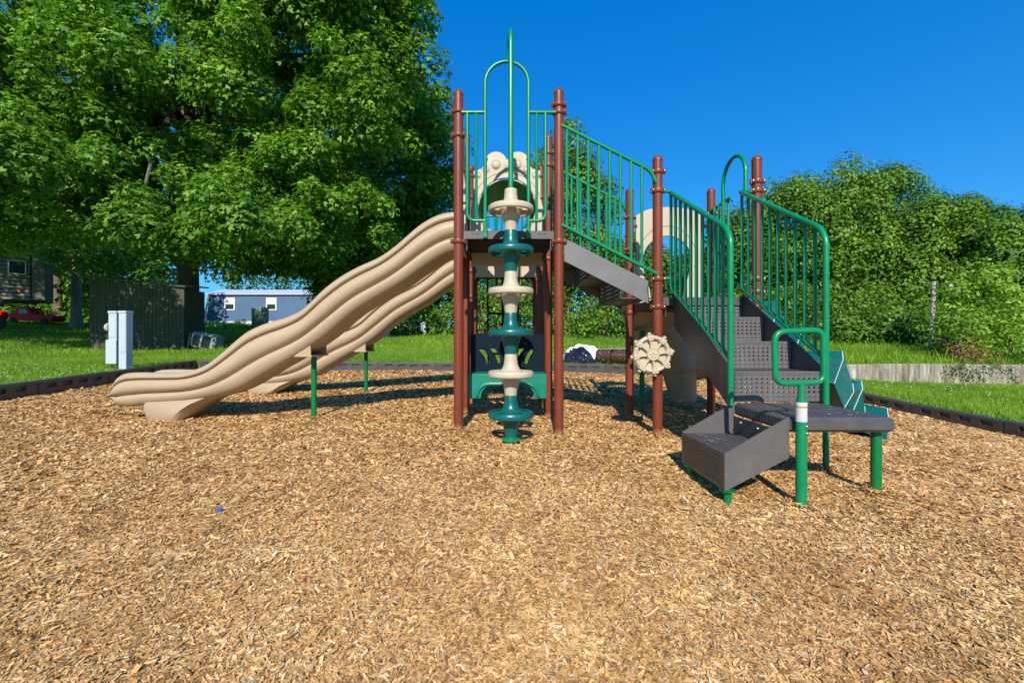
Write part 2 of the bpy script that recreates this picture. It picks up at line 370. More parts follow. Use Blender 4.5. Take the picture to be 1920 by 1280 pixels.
# lawn
m, n, l, b, o = newmat('lawn soil and thatch')
t = noise(n, l, 1.3, 8, 0.7); r = ramp(n, l, t.outputs[0], [(0.3, (0.07, 0.15, 0.012)), (0.55, (0.11, 0.21, 0.018)), (0.75, (0.19, 0.24, 0.05))])
l.new(r.outputs[0], b.inputs['Base Color']); b.inputs['Roughness'].default_value = 0.95
t2 = noise(n, l, 30, 6); bp = n.new('ShaderNodeBump'); bp.inputs['Distance'].default_value = 0.03; l.new(t2.outputs[0], bp.inputs['Height']); l.new(bp.outputs[0], b.inputs['Normal'])
M['lawn'] = m
def zlawn(X, Y): return zl(X, Y)-0.55*inside(X, Y, 0.02)
xs = np.unique(np.round(np.r_[np.linspace(-500, -60, 12), np.linspace(-60, -20, 30), np.arange(-20, 22, 0.16), np.linspace(22, 60, 25), np.linspace(60, 500, 12)], 3))
ys = np.unique(np.round(np.r_[np.linspace(-300, -6, 12), np.arange(-6, 24, 0.16), np.linspace(24, 60, 36), np.linspace(60, 900, 16)], 3))
lawn = sheet('lawn', xs, ys, zlawn, M['lawn']); lawn['kind'] = 'structure'

# mulch bed
m, n, l, b, o = newmat('wood mulch base')
t = noise(n, l, 45, 8, 0.75); r = ramp(n, l, t.outputs[0], [(0.3, (0.22, 0.12, 0.05)), (0.5, (0.44, 0.28, 0.12)), (0.7, (0.6, 0.42, 0.2))])
l.new(r.outputs[0], b.inputs['Base Color']); b.inputs['Roughness'].default_value = 0.9
bp = n.new('ShaderNodeBump'); bp.inputs['Distance'].default_value = 0.02; l.new(t.outputs[0], bp.inputs['Height']); l.new(bp.outputs[0], b.inputs['Normal'])
M['mulch'] = m
bed = sheet('mulch_ground', np.arange(-6.6, 7.6, 0.06), np.arange(-1.7, 10.3, 0.06), zm, M['mulch'], keep=lambda x, y: inside(x, y, -0.04)); bed['kind'] = 'structure'

rng = np.random.default_rng(7)
m, n, l, b, o = newmat('wood chips')
g = n.new('ShaderNodeNewGeometry')
r = ramp(n, l, g.outputs['Random Per Island'], [(0.0, (0.26, 0.12, 0.04)), (0.14, (0.46, 0.25, 0.085)), (0.40, (0.62, 0.37, 0.135)), (0.65, (0.70, 0.45, 0.19)), (0.88, (0.76, 0.54, 0.27)), (0.95, (0.55, 0.41, 0.26)), (1.0, (0.86, 0.72, 0.47))])
t = noise(n, l, 2.0, 5, 0.65); r2 = ramp(n, l, t.outputs[0], [(0.3, (0.80, 0.70, 0.60)), (0.62, (1.08, 1.04, 0.98))])
mx = n.new('ShaderNodeMix'); mx.data_type = 'RGBA'; mx.blend_type = 'MULTIPLY'; mx.inputs[0].default_value = 1; l.new(r.outputs[0], mx.inputs[6]); l.new(r2.outputs[0], mx.inputs[7])
l.new(mx.outputs[2], b.inputs['Base Color']); b.inputs['Roughness'].default_value = 0.75; b.inputs['Specular IOR Level'].default_value = 0.25
M['chip'] = m
def chips(x, y, ln, wd, up=0.010, tilt=0.36):
    N = len(x); z = zm(x, y)+up*rng.random(N)+0.002
    a = rng.random(N)*2*math.pi
    tx = rng.normal(0, tilt, N); ty = rng.normal(0, tilt, N)
    u = np.c_[np.cos(a), np.sin(a), np.tan(np.clip(tx, -.8, .8))*0.6]; v = np.c_[-np.sin(a), np.cos(a), np.tan(np.clip(ty, -.9, .9))]
    u /= np.linalg.norm(u, axis=1)[:, None]; v /= np.linalg.norm(v, axis=1)[:, None]
    c = np.c_[x, y, z]; L = (ln/2)[:, None]; W = (wd/2)[:, None]
    j = lambda: 1+rng.uniform(-0.45, 0.3, N)[:, None]
    P = np.stack([c-u*L*j()-v*W*j(), c+u*L*j()-v*W*j()*0.8, c+u*L*j()+v*W*j()*0.7, c-u*L*j()+v*W*j()], 1)
    return P.reshape(-1, 3)
def scatter(x0, x1, y0, y1, n):
    x = rng.uniform(x0, x1, n); y = rng.uniform(y0, y1, n); k = inside(x, y, 0.0)
    return x[k], y[k]
allP = []
for (x0, x1, y0, y1, dens, ln, wd) in ((-1.9, 2.1, 0.85, 1.5, 44000, .0175, .0042), (-2.6, 2.8, 1.5, 2.2, 28000, .0205, .0051), (-3.7, 3.9, 2.2, 3.1, 16500, .0245, .0066), (-5.2, 5.6, 3.1, 4.5, 8500, .030, .009),
                                       (-6.6, 7, 4.5, 6.3, 4200, .036, .012), (-6.6, 7, 6.3, 10.3, 1700, .05, .016), (-6.6, 7, -1.7, 0.85, 350, .05, .02),
                                       (-6.6, -2.6, 0.85, 3.1, 500, .05, .02), (2.8, 7, 0.85, 3.1, 500, .05, .02)):
    x, y = scatter(x0, x1, y0, y1, int((x1-x0)*(y1-y0)*dens)); N = len(x)
    s = np.minimum(rng.lognormal(0, 0.36, N), 2.2)
    allP.append(chips(x, y, ln*s*rng.uniform(0.7, 1.2, N), wd*s*rng.uniform(0.6, 1.5, N), up=0.3*ln))
x, y = scatter(-4, 4, 0.85, 5, 3500); N = len(x)
allP.append(chips(x, y, rng.uniform(.025, .05, N), rng.uniform(.005, .009, N), up=0.012, tilt=0.3))
x = rng.uniform(-8, 8, 9000); y = rng.uniform(1, 11.2, 9000); k = ~inside(x, y, -.08) & inside(x, y, -.55); x, y = x[k], y[k]; N = len(x)
q = chips(x, y, rng.uniform(.02, .05, N), rng.uniform(.006, .012, N)); q[:, 2] += np.repeat(zl(x, y)-zm(x, y)+.015, 4); allP.append(q)
# a few chips carried up onto the landing, the lower step and the treads, and little heaps round the posts
for (xa, xb, ya, yb2, zz_, nn_) in ((1.66, 2.14, 2.58, 3.10, .402, 26), (1.27, 1.56, 2.58, 3.05, .200, 30), (1.66, 2.2, 3.17, 3.5, .611, 8), (1.66, 2.2, 3.55, 3.86, .816, 6)):
    x = rng.uniform(xa, xb, nn_); y = rng.uniform(ya, yb2, nn_); q = chips(x, y, rng.uniform(.015, .035, nn_), rng.uniform(.004, .008, nn_), tilt=.08); q[:, 2] += np.repeat(zz_-zm(x, y)-.002, 4); allP.append(q)
for (x_, y_) in ((-.38, 4.23), (.545, 4.23), (1.456, 4.23), (-.38, 5.145), (.545, 5.145), (1.456, 5.145), (2.371, 5.145), (1.637, 2.49), (2.15, 2.62), (2.21, 3.11), (-1.9, 4.69), (-1.9, 6.52)):
    a_ = rng.uniform(0, 6.28, 150); r_ = .045+np.abs(rng.normal(0, .035, 150)); x = x_+r_*np.cos(a_); y = y_+r_*np.sin(a_)
    q = chips(x, y, rng.uniform(.015, .035, 150), rng.uniform(.005, .010, 150), up=.02, tilt=.5); q[:, 2] += np.repeat(np.clip(.022-(r_-.045)*.3, 0, 1), 4); allP.append(q)
P = np.concatenate(allP); Fq = np.arange(len(P)).reshape(-1, 4)
ch = np_mesh('mulch_chips', P, Fq, M['chip']); ch['kind'] = 'stuff'

# lawn grass blades
def blades(x, y, h, wd, zf):
    N = len(x); z = zf(x, y)-0.01; a = rng.random(N)*math.pi*2
    lean = rng.normal(0, 0.35, (N, 2))*h[:, None]
    d = np.c_[np.cos(a), np.sin(a)]*wd[:, None]/2
    p0 = np.c_[x-d[:, 0], y-d[:, 1], z]; p1 = np.c_[x+d[:, 0], y+d[:, 1], z]
    p2 = np.c_[x+lean[:, 0], y+lean[:, 1], z+h]
    return np.stack([p0, p1, p2], 1).reshape(-1, 3)
G = []
def gpatch(x0, x1, y0, y1, dens, h, wd, cond=None):
    n_ = int((x1-x0)*(y1-y0)*dens); x = rng.uniform(x0, x1, n_); y = rng.uniform(y0, y1, n_); k = ~inside(x, y, -0.06)
    k &= ~((np.abs(y-wall_y(x)-0.06) < 0.2) & (x > 6.3))
    if cond is not None: k &= cond(x, y)
    k2 = (wob(x*1.7+3, y*1.3)+rng.normal(0, .25, len(x)))[k] < .62; x, y = x[k][k2], y[k][k2]; patch = 0.75+0.5*np.clip(wob(x*.6, y*.6)+.5, 0, 1)
    G.append(blades(x, y, h*patch*rng.lognormal(0, .3, len(x)), wd*rng.uniform(.6, 1.4, len(x)), zl))
gpatch(-11, -5.2, 4.5, 14, 2000, .055, .010)
gpatch(-7, 7, 9.4, 14, 2000, .05, .012)
gpatch(-7, 7, 14, 20, 600, .10, .022)
gpatch(-32, -7, 13, 26, 260, .09, .03)
gpatch(-20, -11, 6, 13, 350, .08, .02)
gpatch(-30, -5, 26, 44, 40, .14, .08)
gpatch(6.1, 16, 4.5, 12.2, 1900, .055, .012)
gpatch(6.3, 20, 12.1, 14.5, 900, .10, .018, lambda x, y: y > wall_y(x))
gpatch(4, 26, 14, 20, 600, .16, .025, lambda x, y: y > wall_y(x)+.2)
gpatch(9, 22, 12.0, 15.5, 350, .2, .025, lambda x, y: y > wall_y(x)+.3)
P = np.concatenate(G); gr = np_mesh('grass', P, np.arange(len(P)).reshape(-1, 3), M['grass'])
tag(gr, 'bright green mown lawn grass around the mulch bed', 'grass', kind='stuff')
# small clover flowers
x = np.r_[rng.uniform(-10, -5.8, 200), rng.uniform(7, 13, 110)]; y = np.r_[rng.uniform(4.8, 8, 200), rng.uniform(7.5, 11.4, 110)]
k = ~inside(x, y, -.1); x, y = x[k], y[k]; N = len(x); z = zl(x, y)+rng.uniform(.05, .09, N)
s = 0.008; P = np.stack([np.c_[x-s, y, z], np.c_[x, y-s, z+.004], np.c_[x+s, y, z+.006], np.c_[x, y, z+s*1.6]], 1).reshape(-1, 3)
fl = np_mesh('clover_flowers', P, np.arange(len(P)).reshape(-1, 4), M['white']); tag(fl, 'tiny white clover blossoms dotted through the lawn', 'flowers', kind='stuff')

# ------------------------------------------------------------------ trees
def leaf_mesh(C, Nn, S, kind='maple'):
    """C centres, Nn normals, S sizes -> verts, quads"""
    N = len(C); a = rng.normal(size=(N, 3)); u = np.cross(Nn, a); u /= np.linalg.norm(u, axis=1)[:, None]+1e-9; v = np.cross(Nn, u)
    if kind == 'maple':
        T = []; 
        for ang, L, W in ((0, 1.0, .26), (58, .78, .22), (-58, .78, .22)):
            ca, sa = math.cos(math.radians(ang)), math.sin(math.radians(ang))
            for (p, q, h) in ((0, 0, 0), (L*.5, -W, .06), (L, 0, -.14), (L*.5, W, .06)):
                T.append((p*ca-q*sa, p*sa+q*ca, h))
        T = np.array(T); T[:, 0] -= .4; Fl = np.array([[0,1,2,3],[4,5,6,7],[8,9,10,11]])
        # share the base so the leaf stays one island
        T = np.vstack([T[0], T[1:4], T[5:8], T[9:12]]); Fl = np.array([[0,1,2,3],[0,4,5,6],[0,7,8,9]])
    else:
        T = np.array([(-.5, 0, 0), (-.05, -.27, .07), (.5, 0, -.1), (-.05, .27, .07)]); Fl = np.array([[0, 1, 2, 3]])
    V = C[:, None]+S[:, None, None]*(T[None, :, 0, None]*u[:, None]+T[None, :, 1, None]*v[:, None]+T[None, :, 2, None]*Nn[:, None])
    k = len(T); Fq = (np.arange(N)[:, None, None]*k+Fl[None]).reshape(-1, 4)
    return V.reshape(-1, 3), Fq
def clump_leaves(blobs, per, size, flat=0.5, kind='maple', up=0.9, capf=.5, droop=.30, dw=.8, rn=.38):
    Cs = []; Ns = []
    for (c, r, ) in blobs:
        k = max(8, int(per*(r*r))); d = rng.normal(size=(k, 3)); d /= np.linalg.norm(d, axis=1)[:, None]
        rad = r*(0.35+0.65*rng.random(k)**0.5)*(1+0.18*np.sin(5*d[:, 0]+c[0]*3)*np.sin(4*d[:, 1]+c[1]*2))
        cap = rng.random(k) < capf; d[:, 2] = np.where(cap, np.abs(d[:, 2]), d[:, 2])
        p = d*rad[:, None]; p[:, 2] *= flat; p[:, 2] -= droop*(p[:, 0]**2+p[:, 1]**2)/max(r, .3)*flat/.5
        Cs.append(p+np.array(c)); nn = d*dw+np.array([0, -0.12, up*.7])+rng.normal(0, rn, (k, 3)); Ns.append(nn/np.linalg.norm(nn, axis=1)[:, None])
    C = np.concatenate(Cs); Nn = np.concatenate(Ns); S = size*rng.uniform(.65, 1.25, len(C))
    return leaf_mesh(C, Nn, S, kind)
def blobs_in(ells, n, rmin, rmax, shell=0.55, seed=0, yfront=0.0):
    rg = np.random.default_rng(seed); out = []
    vol = np.array([e[3]*e[4]*e[5] for e in ells])**0.67; pr = vol/vol.sum()
    for i in range(n):
        e = ells[rg.choice(len(ells), p=pr)]; d = rg.normal(size=3); d /= np.linalg.norm(d)
        if yfront and d[1] > 0 and rg.random() < yfront: d[1] *= -1
        f = shell+(1-shell)*rg.random()**0.6
        out.append((np.array([e[0]+d[0]*e[3]*f, e[1]+d[1]*e[4]*f, e[2]+d[2]*e[5]*f]), rmin+(rmax-rmin)*rg.random()**1.4))
    return out
def tree(name, label, base, trunk_r, crown_z, ells, nb, rb, per, size, mat, kind='leaf', seed=1, limbs=14, group=None, cat='tree', flat=.55, shell=.5, extra=None, lean=(0, 0), yfront=0.0, barkm=None, big=(), capf=.4, droop=.15, dw=.8, rn=.38, up=.9):
    bx, by = base; bz = zlf(bx, by)
    root = empty(name, (bx, by, bz), label, cat, group)
    bl = blobs_in(ells, nb, rb[0], rb[1], shell, seed, yfront)
    if extra: bl += extra
    V, Fq = clump_leaves(bl, per, size, flat, kind, capf=capf, droop=droop, dw=dw, rn=rn, up=up)
    o = np_mesh('crown', V, Fq, mat, parent=root, origin=(bx, by, bz))
    rg = random.Random(seed); mb = MB(); top = Vector((bx+lean[0], by+lean[1], crown_z))
    mid = Vector((bx, by, bz)).lerp(top, .5)+Vector((rg.uniform(-.15, .15), rg.uniform(-.1, .1), 0))
    mb.tube([(bx, by, bz-.3), (bx, by, bz+.15), Vector((bx, by, bz+.6)), mid, top], [trunk_r*1.6, trunk_r*1.25, trunk_r, trunk_r*.85, trunk_r*.55], 12)
    for q in big:
        q = Vector(q); st = Vector((bx, by, bz+3.0)); mb.tube([st, st.lerp(q, .3)+Vector(((q.x-bx)*.12, 0, 0)), st.lerp(q, .65)+Vector(((q.x-bx)*.08, 0, 0)), q], [trunk_r*.7, trunk_r*.5, trunk_r*.38, trunk_r*.16], 10)
    for i in range(limbs):
        c, r_ = bl[rg.randrange(len(bl))]; st = Vector((bx, by, bz+.3)).lerp(top, rg.uniform(.45, 1.0)); e = Vector(c)
        m1 = st.lerp(e, .35)+Vector((0, 0, (e-st).length*.10)); m2 = st.lerp(e, .7)+Vector((0, 0, (e-st).length*.10))
        mb.tube([st, m1, m2, e], [trunk_r*.42, trunk_r*.28, trunk_r*.16, trunk_r*.04], 7)
    mb.build('trunk', barkm or M['bark'], root, (bx, by, bz))
    return root

# big maple over the left half
ells = [(-12.6, 17.6, 10.6, 8.6, 6.6, 6.6), (-15.5, 14.6, 7.8, 5.5, 3.8, 3.4), (-7.0, 16.8, 10.6, 4.2, 4.0, 6.4), (-5.4, 16.6, 13.0, 3.1, 3, 3.2), (-8.4, 13.0, 4.5, 2.7, 1.8, 1.15), (-6.2, 15.6, 6.0, 2.6, 2.4, 2.0), (-19.5, 15, 9, 4, 3.6, 5.5),
        (-12.4, 12.6, 5.3, 3.2, 2.0, 1.5), (-16, 13.2, 4.8, 2.6, 2.2, 1.6), (-9.8, 17.2, 4.3, 2.3, 1.4, .7), (-22.8, 10.4, 7.6, 2.4, 1.5, 1.5), (-6.4, 17.5, 4.3, 2.3, 1.8, 1.3), (-12.6, 10.8, 5.2, 2.8, 1.3, .9), (-7.3, 18.3, 3.6, 1.5, 1.2, .7), (-10.2, 19.5, 5.0, 2.6, 1.5, 1.5), (-13.4, 14.4, 3.9, 2.6, 1.3, .7)]  # the out-of-frame lobe far to the left is added to shade the camper
tree('maple_tree', 'huge dark leafy maple with thick limbs behind the wooden shed', (-12.6, 18.6), .40, 11.5, ells, 820, (.45, 1.2), 480, .135, M['maple'], 'maple', 3, 60, flat=.72, shell=.45, yfront=.4, capf=.5, droop=.3, big=[(-14.6, 16.2, 14), (-12.6, 15.6, 14.5), (-10.4, 16, 13), (-8.2, 15.6, 11), (-16.5, 16, 11), (-13.6, 15.5, 9.5)])
tree('maple_tree', 'smaller maple whose branches hang just behind the slides', (-6.6, 23.5), .35, 9.0, [(-6.4, 22.6, 9.6, 4.4, 3.5, 5.6), (-4.2, 21.5, 5.6, 2.3, 2, 2.2), (-8.6, 21, 5.6, 2.2, 2, 1.5), (-5.4, 20.5, 3.9, 2.2, 1.8, 1.2), (-8.0, 20.5, 3.9, 1.8, 1.6, .9)], 230, (.6, 1.3), 320, .17, M['maple'], 'maple', 5, 18, flat=.7, droop=.3)
tree('maple_tree', 'slender tree with a sun-flecked trunk left of the wooden shed', at(143, 600, 24)[:2], .24, 7.5, [(-22.2, 24, 7.5, 3.5, 3, 3.0), (-20.5, 22, 5, 2.2, 2, 1.2)], 60, (.8, 1.4), 110, .26, M['maple'], 'leaf', 8, 10, barkm=bark('pale bark', (.34, .29, .24)))
tree('maple_tree', 'grey-trunked tree beside the camper trailer', at(108, 600, 27)[:2], .26, 8, [(-26, 27, 8, 4, 3, 3.6)], 60, (.9, 1.6), 90, .28, M['maple'], 'leaf', 9, 10)

wood = 'trees of the wood beyond the playground'
def wt(px, topy, Y, rx, label, mat='wood_leaf', seed=1, low=1.0, nb=60, per=230, size=.19, rbm=1.1, name='broadleaf_tree', kind='leaf', flat=.8):
    p = at(px, topy, Y); zt = p.z; bz = zlf(p.x, Y); H = zt-bz
    c = (bz+low+zt)/2; ez = (zt-bz-low)/2*.97
    rx *= .86
    ells = [(p.x, Y, c, rx*.92, rx*.75, ez), (p.x+rx*.45, Y-.4, bz+low+(H-low)*.30, rx*.6, rx*.6, ez*.5), (p.x-rx*.4, Y-.5, bz+low+(H-low)*.34, rx*.65, rx*.6, ez*.5), (p.x+rx*.12, Y, zt-ez*.55, rx*.5, rx*.5, ez*.5)]
    rq = np.random.default_rng(seed+500)
    for _ in range(5):
        fx = rq.uniform(-.75, .75); ells.append((p.x+rx*fx, Y+rq.uniform(-.4, .4), zt-ez*(.25+abs(fx)*.55)+rq.uniform(0, .5), .35, .35, .45))
    return tree(name, label, (p.x, Y), .16+.012*H, bz+H*.7, ells, int(nb*.9), (.55*rbm, 1.25*rbm), per, size, M[mat], kind, seed, 12, wood, flat=flat, yfront=.5, capf=.6, droop=.2, dw=1.3, rn=.25, up=.35, shell=.72)
wt(815, 300, 27, 2.8, 'yellow-green tree left of the red-brown tower posts', 'bush_leaf', 21, nb=70)
wt(705, 470, 33, 2.6, 'small round tree beyond the blue mobile home', 'bush_leaf', 35, nb=34, per=90, size=.3)
wt(1062, 232, 25, 2.35, 'tall narrow tree seen through the sloping bridge railing', seed=22, nb=90)
wt(1128, 330, 26, 1.5, 'thin tree right beside the tall narrow one behind the bridge', seed=27, nb=34)
wt(948, 470, 24, 3.0, 'low broad tree framed by the tunnel and tower legs', seed=23, nb=60)
wt(1195, 440, 28, 2.2, 'small tree between the bridge and the staircase post', 'bush_leaf', seed=24, nb=46)
wt(1290, 482, 28, 3.2, 'dark low tree seen through the round opening of the lower panel', seed=25, nb=60)
wt(1392, 388, 24.5, 2.7, 'rounded tree between the two stair handrails', seed=26, nb=80)
wt(1475, 345, 23.5, 2.8, 'tree just right of the tallest staircase post', seed=28, nb=80)
wt(1555, 312, 24, 3.3, 'tallest tree of the right-hand wood with a ragged top', 'wood_leaf', 29, nb=120)
wt(1655, 318, 24.5, 3.2, 'second tallest tree of the right-hand wood', 'wood_leaf', 30, nb=110)
wt(1745, 372, 23, 2.6, 'domed tree above the street lamp', seed=31, nb=90)
wt(1815, 380, 24, 2.3, 'dense dark tree between the street lamp and the frame edge', seed=32, nb=80)
wt(1905, 418, 21, 2.4, 'pale leaved tree at the right frame edge', 'bush_leaf', 33, low=2.2, nb=70)
wt(1990, 400, 22, 3.2, 'dark tree half cut off by the right frame edge', seed=34, low=1.0, nb=60)
# far masses of foliage closing the horizon
def mass(label, rows, per, size, mat, seed):
    rg = np.random.default_rng(seed); bl = []
    for (xa, xb, Y, zt0, zt1, step) in rows:
        for x_ in np.arange(xa, xb, step):
            zt_ = zt0+(zt1-zt0)*(x_-xa)/(xb-xa)+rg.uniform(-.5, .5); z0_ = zlf(float(x_), Y)
            for z_ in np.arange(z0_+.4, zt_, .95): bl.append((np.array([x_+rg.uniform(-.5, .5), Y+rg.uniform(-.8, .8), z_]), rg.uniform(.9, 1.3)))
    V, Fq = clump_leaves(bl, per, size, .8, 'leaf', .6); o = np_mesh('far_woodland', V, Fq, mat); tag(o, label, 'woodland', kind='stuff')
mass('dense dark undergrowth behind the camper and the wooden shed', [(-46, -21.8, 30, 8.5, 8.0, 1.0), (-46, -26, 36, 11, 8.5, 1.1), (-34, -20.8, 27.5, 5, 5, 1.0)], 110, .34, M['maple'], 101)
mass('low far foliage behind the mobile home', [(-32, -8, 54, 10.0, 10.5, 1.3)], 50, .45, M['wood_leaf'], 102)
mass('far woodland closing the view behind the right-hand trees', [(-7.5, 8, 33, 5.5, 6.5, 1.2), (8, 40, 31, 7.0, 7.0, 1.2), (-9, 6, 24, 2.6, 2.6, 1.2), (6, 30, 22, 2.8, 2.8, 1.2), (8, 26, 20, 2.4, 2.4, 1.0)], 75, .32, M['wood_leaf'], 103)
# shrubs in front of the wood
sh = 'shrubs along the edge of the wood'
def shrub(px, topy, Y, rx, label, seed, mat='bush_leaf', nb=34, per=260, size=.15, kind='leaf', grp=sh, low=.0):
    p = at(px, topy, Y); bz = zlf(p.x, Y); H = p.z-bz
    return tree('shrub', label, (p.x, Y), .05, bz+H*.45, [(p.x, Y, bz+low+(H-low)*.5, rx, rx*.7, (H-low)*.5), (p.x+rx*.4, Y-.2, bz+H*.3, rx*.7, rx*.5, H*.3)], nb, (.28, .62), per, size, M[mat], kind, seed, 8, grp, 'shrub', flat=.8, shell=.45, capf=.5, droop=.1, dw=1.2, rn=.28, up=.4)
for i, (px, ty, Y, rx, lb) in enumerate([
    (770, 545, 21, 1.6, 'shrub left of the white marker post'), (832, 530, 20.5, 1.6, 'bright shrub right behind the white marker post'),
    (905, 520, 21, 1.7, 'shrub seen between the tower legs above the bench, left one'), (975, 530, 20.5, 1.6, 'shrub seen between the tower legs above the bench, right one'),
    (1075, 540, 20, 1.7, 'shrub behind the white sheet and black bag'), (1140, 550, 20, 1.6, 'bushy shrub under the sloping bridge'),
    (1205, 560, 20, 1.6, 'shrub behind the ship wheel post'), (1300, 560, 20, 2.0, 'shrub behind the stair stringer'),
    (1420, 540, 19.5, 2.2, 'shrub seen through the right stair railing'), (1520, 530, 19, 2.0, 'rounded shrub right of the stair railing end'),
    (1600, 520, 18.5, 2.0, 'leafy shrub in the middle of the right wood edge'), (1680, 530, 18, 1.9, 'leafy shrub left of the street lamp'),
    (1625, 590, 16.5, 1.3, 'low shrub on the grass bank above the left end of the wall'), (1700, 600, 15.8, 1.2, 'low shrub on the grass bank before the street lamp'),
    (1560, 600, 17, 1.3, 'low shrub nearest the teal climber on the bank')]):
    shrub(px, ty, Y, rx, lb, 50+i, 'bush_leaf' if i % 3 else 'wood_leaf', nb=40, per=(230 if Y > 17.5 else 300))
shrub(1838, 490, 13.2, 1.0, 'large loose light green bush growing against the concrete wall', 80, 'young_leaf', nb=80, per=260, size=.125, low=.1)
shrub(1775, 585, 12.9, .75, 'small bush at the left foot of the large loose bush', 81, 'bush_leaf', nb=34, per=400, size=.10)
shrub(1800, 640, 12.35, .30, 'small patch of dried brown leaves in front of the large loose bush', 82, 'dry_leaf', nb=9, per=420, size=.07, grp=None)
shrub(1895, 655, 12.7, .7, 'low weeds on top of the wall near the right frame edge', 83, 'bush_leaf', nb=26, per=400, size=.09, grp=None)
# vine on the wall
mbb = [(np.array([x_, 11.72-.02*rng.random(), z_]), r_) for x_, z_, r_ in [(11.55, .12, .22), (11.9, .15, .25), (12.2, .0, .2), (12.0, -.1, .18), (12.45, .1, .2), (12.8, .12, .18), (13.1, .0, .15), (13.15, -.18, .12), (12.3, -.22, .10), (11.6, -.05, .12)]]
V, Fq = clump_leaves([(c-np.array([0, .05, 0]), r_) for c, r_ in mbb], 900, .07, 1.0, 'leaf', .2)
vn = np_mesh('vine', V, Fq, M['vine_leaf']); tag(vn, 'dark vine hanging over the front of the concrete wall', 'vine')

# ------------------------------------------------------------------ retaining wall
m, n, l, b, o = newmat('weathered concrete')
tc = n.new('ShaderNodeTexCoord'); mp = n.new('ShaderNodeMapping'); mp.inputs['Scale'].default_value = (4.2, 4.2, .5); l.new(tc.outputs['Object'], mp.inputs[0])
t = noise(n, l, 2.2, 9, 0.75, vec=mp.outputs[0]); r = ramp(n, l, t.outputs[0], [(0.36, (0.07, 0.06, 0.045)), (0.46, (0.24, 0.21, 0.17)), (0.56, (0.36, 0.33, 0.28)), (0.66, (0.62, 0.60, 0.56))])
t2 = noise(n, l, 1.1, 3); r2 = ramp(n, l, t2.outputs[0], [(0.4, (1, 1, 1)), (0.7, (.75, .66, .5))])
mx = n.new('ShaderNodeMix'); mx.data_type = 'RGBA'; mx.blend_type = 'MULTIPLY'; mx.inputs[0].default_value = 1; l.new(r.outputs[0], mx.inputs[6]); l.new(r2.outputs[0], mx.inputs[7])
l.new(mx.outputs[2], b.inputs['Base Color']); b.inputs['Roughness'].default_value = .9
bp = n.new('ShaderNodeBump'); bp.inputs['Distance'].default_value = 0.01; l.new(t.outputs[0], bp.inputs['Height']); l.new(bp.outputs[0], b.inputs['Normal'])
M['concrete'] = m
mb = MB(); vs = []; fs = []
WX = np.linspace(6.4, 24, 70)
for i, x_ in enumerate(WX):
    y_ = float(wall_y(x_)); zt = .195+.01*math.sin(x_*1.3) if x_ > 8.6 else .195+(8.6-x_)*.12; zb = zt-1.2
    for (dy, z_) in ((0, zb), (0, zt-.02), (.02, zt), (.22, zt), (.24, zt-.02), (.24, zb)): vs.append((x_, y_+dy, z_))
for i in range(len(WX)-1):
    for k in range(5): fs.append((i*6+k, i*6+k+1, i*6+k+7, i*6+k+6))
fs.append(tuple(range(6))); fs.append(tuple(len(WX)*6-6+k for k in range(6)))
mb.add(vs, fs); wl = mb.build('concrete_wall', M['concrete'], None, (14, 11.8, .1)); tag(wl, 'low streaked concrete retaining wall holding the grass bank', 'wall')

# ------------------------------------------------------------------ border timbers
M['timber'] = paint('black brown recycled plastic', (0.062, 0.052, 0.048), 0.42, 0.2, spec=0.6, scr=0.12)
def timber(p, q, zt0, zt1, label):
    """one moulded edging beam from p to q (2D), with four recessed slots each face"""
    p = Vector((p[0], p[1])); q = Vector((q[0], q[1])); d = (q-p); L = d.length; d /= L; nrm = Vector((-d.y, d.x)); T = .05
    mb = MB(); H = .28
    def W(s_, t_, h_): # s along, t across, h below top
        a = s_/L; x_ = p.x+d.x*s_+nrm.x*t_; y_ = p.y+d.y*s_+nrm.y*t_; return (x_, y_, zt0+(zt1-zt0)*a-h_)
    g = .008; s0, s1 = g, L-g
    slots = [(L*(.13+.215*k), L*(.13+.215*k)+.15) for k in range(4)]
    cuts = sorted([s0, s1]+[v for s_ in slots for v in s_])
    hs_ = [.022, .045, .108, H]
    for side in (-1, 1):
        tt = side*T
        for i in range(len(cuts)-1):
            a, b_ = cuts[i], cuts[i+1]; hole = any(abs(a-s_[0]) < 1e-6 for s_ in slots)
            for j in range(3):
                h0, h1 = hs_[j], hs_[j+1]
                if hole and j == 1:
                    ti = side*(T-.03); e = .006
                    A = [W(a, tt, h0), W(b_, tt, h0), W(b_, tt, h1), W(a, tt, h1)]; B = [W(a+e, ti, h0+e), W(b_-e, ti, h0+e), W(b_-e, ti, h1-e), W(a+e, ti, h1-e)]
                    mb.add(A+B, [(4,5,6,7)]+[(k, (k+1) % 4, (k+1) % 4+4, k+4) for k in range(4)])
                else:
                    mb.add([W(a, tt, h0), W(b_, tt, h0), W(b_, tt, h1), W(a, tt, h1)], [(0,1,2,3)])
        mb.add([W(s0, tt, .022), W(s1, tt, .022), W(s1, tt-side*.015, 0), W(s0, tt-side*.015, 0)], [(0,1,2,3)])
    mb.add([W(s0, -T+.015, 0), W(s1, -T+.015, 0), W(s1, T-.015, 0), W(s0, T-.015, 0)], [(0,1,2,3)])
    for s_ in (s0, s1):
        mb.add([W(s_, -T, .022), W(s_, -T+.015, 0), W(s_, T-.015, 0), W(s_, T, .022), W(s_, T, H), W(s_, -T, H)], [tuple(range(6))])
    # interlocking knuckle with stake head
    c = W(L, 0, .03); mb.lathe([(.034, -.22), (.034, .0), (.028, .008)], c, 12); mb.lathe([(.014, .008), (.014, .016), (.004, .02)], c, 8)
    mid = W(L/2, 0, H/2)
    o = mb.build('edging_timber', M['timber'], None, mid, ang=30)
    return tag(o, label, 'landscape edging', 'interlocking edging timbers around the mulch bed')
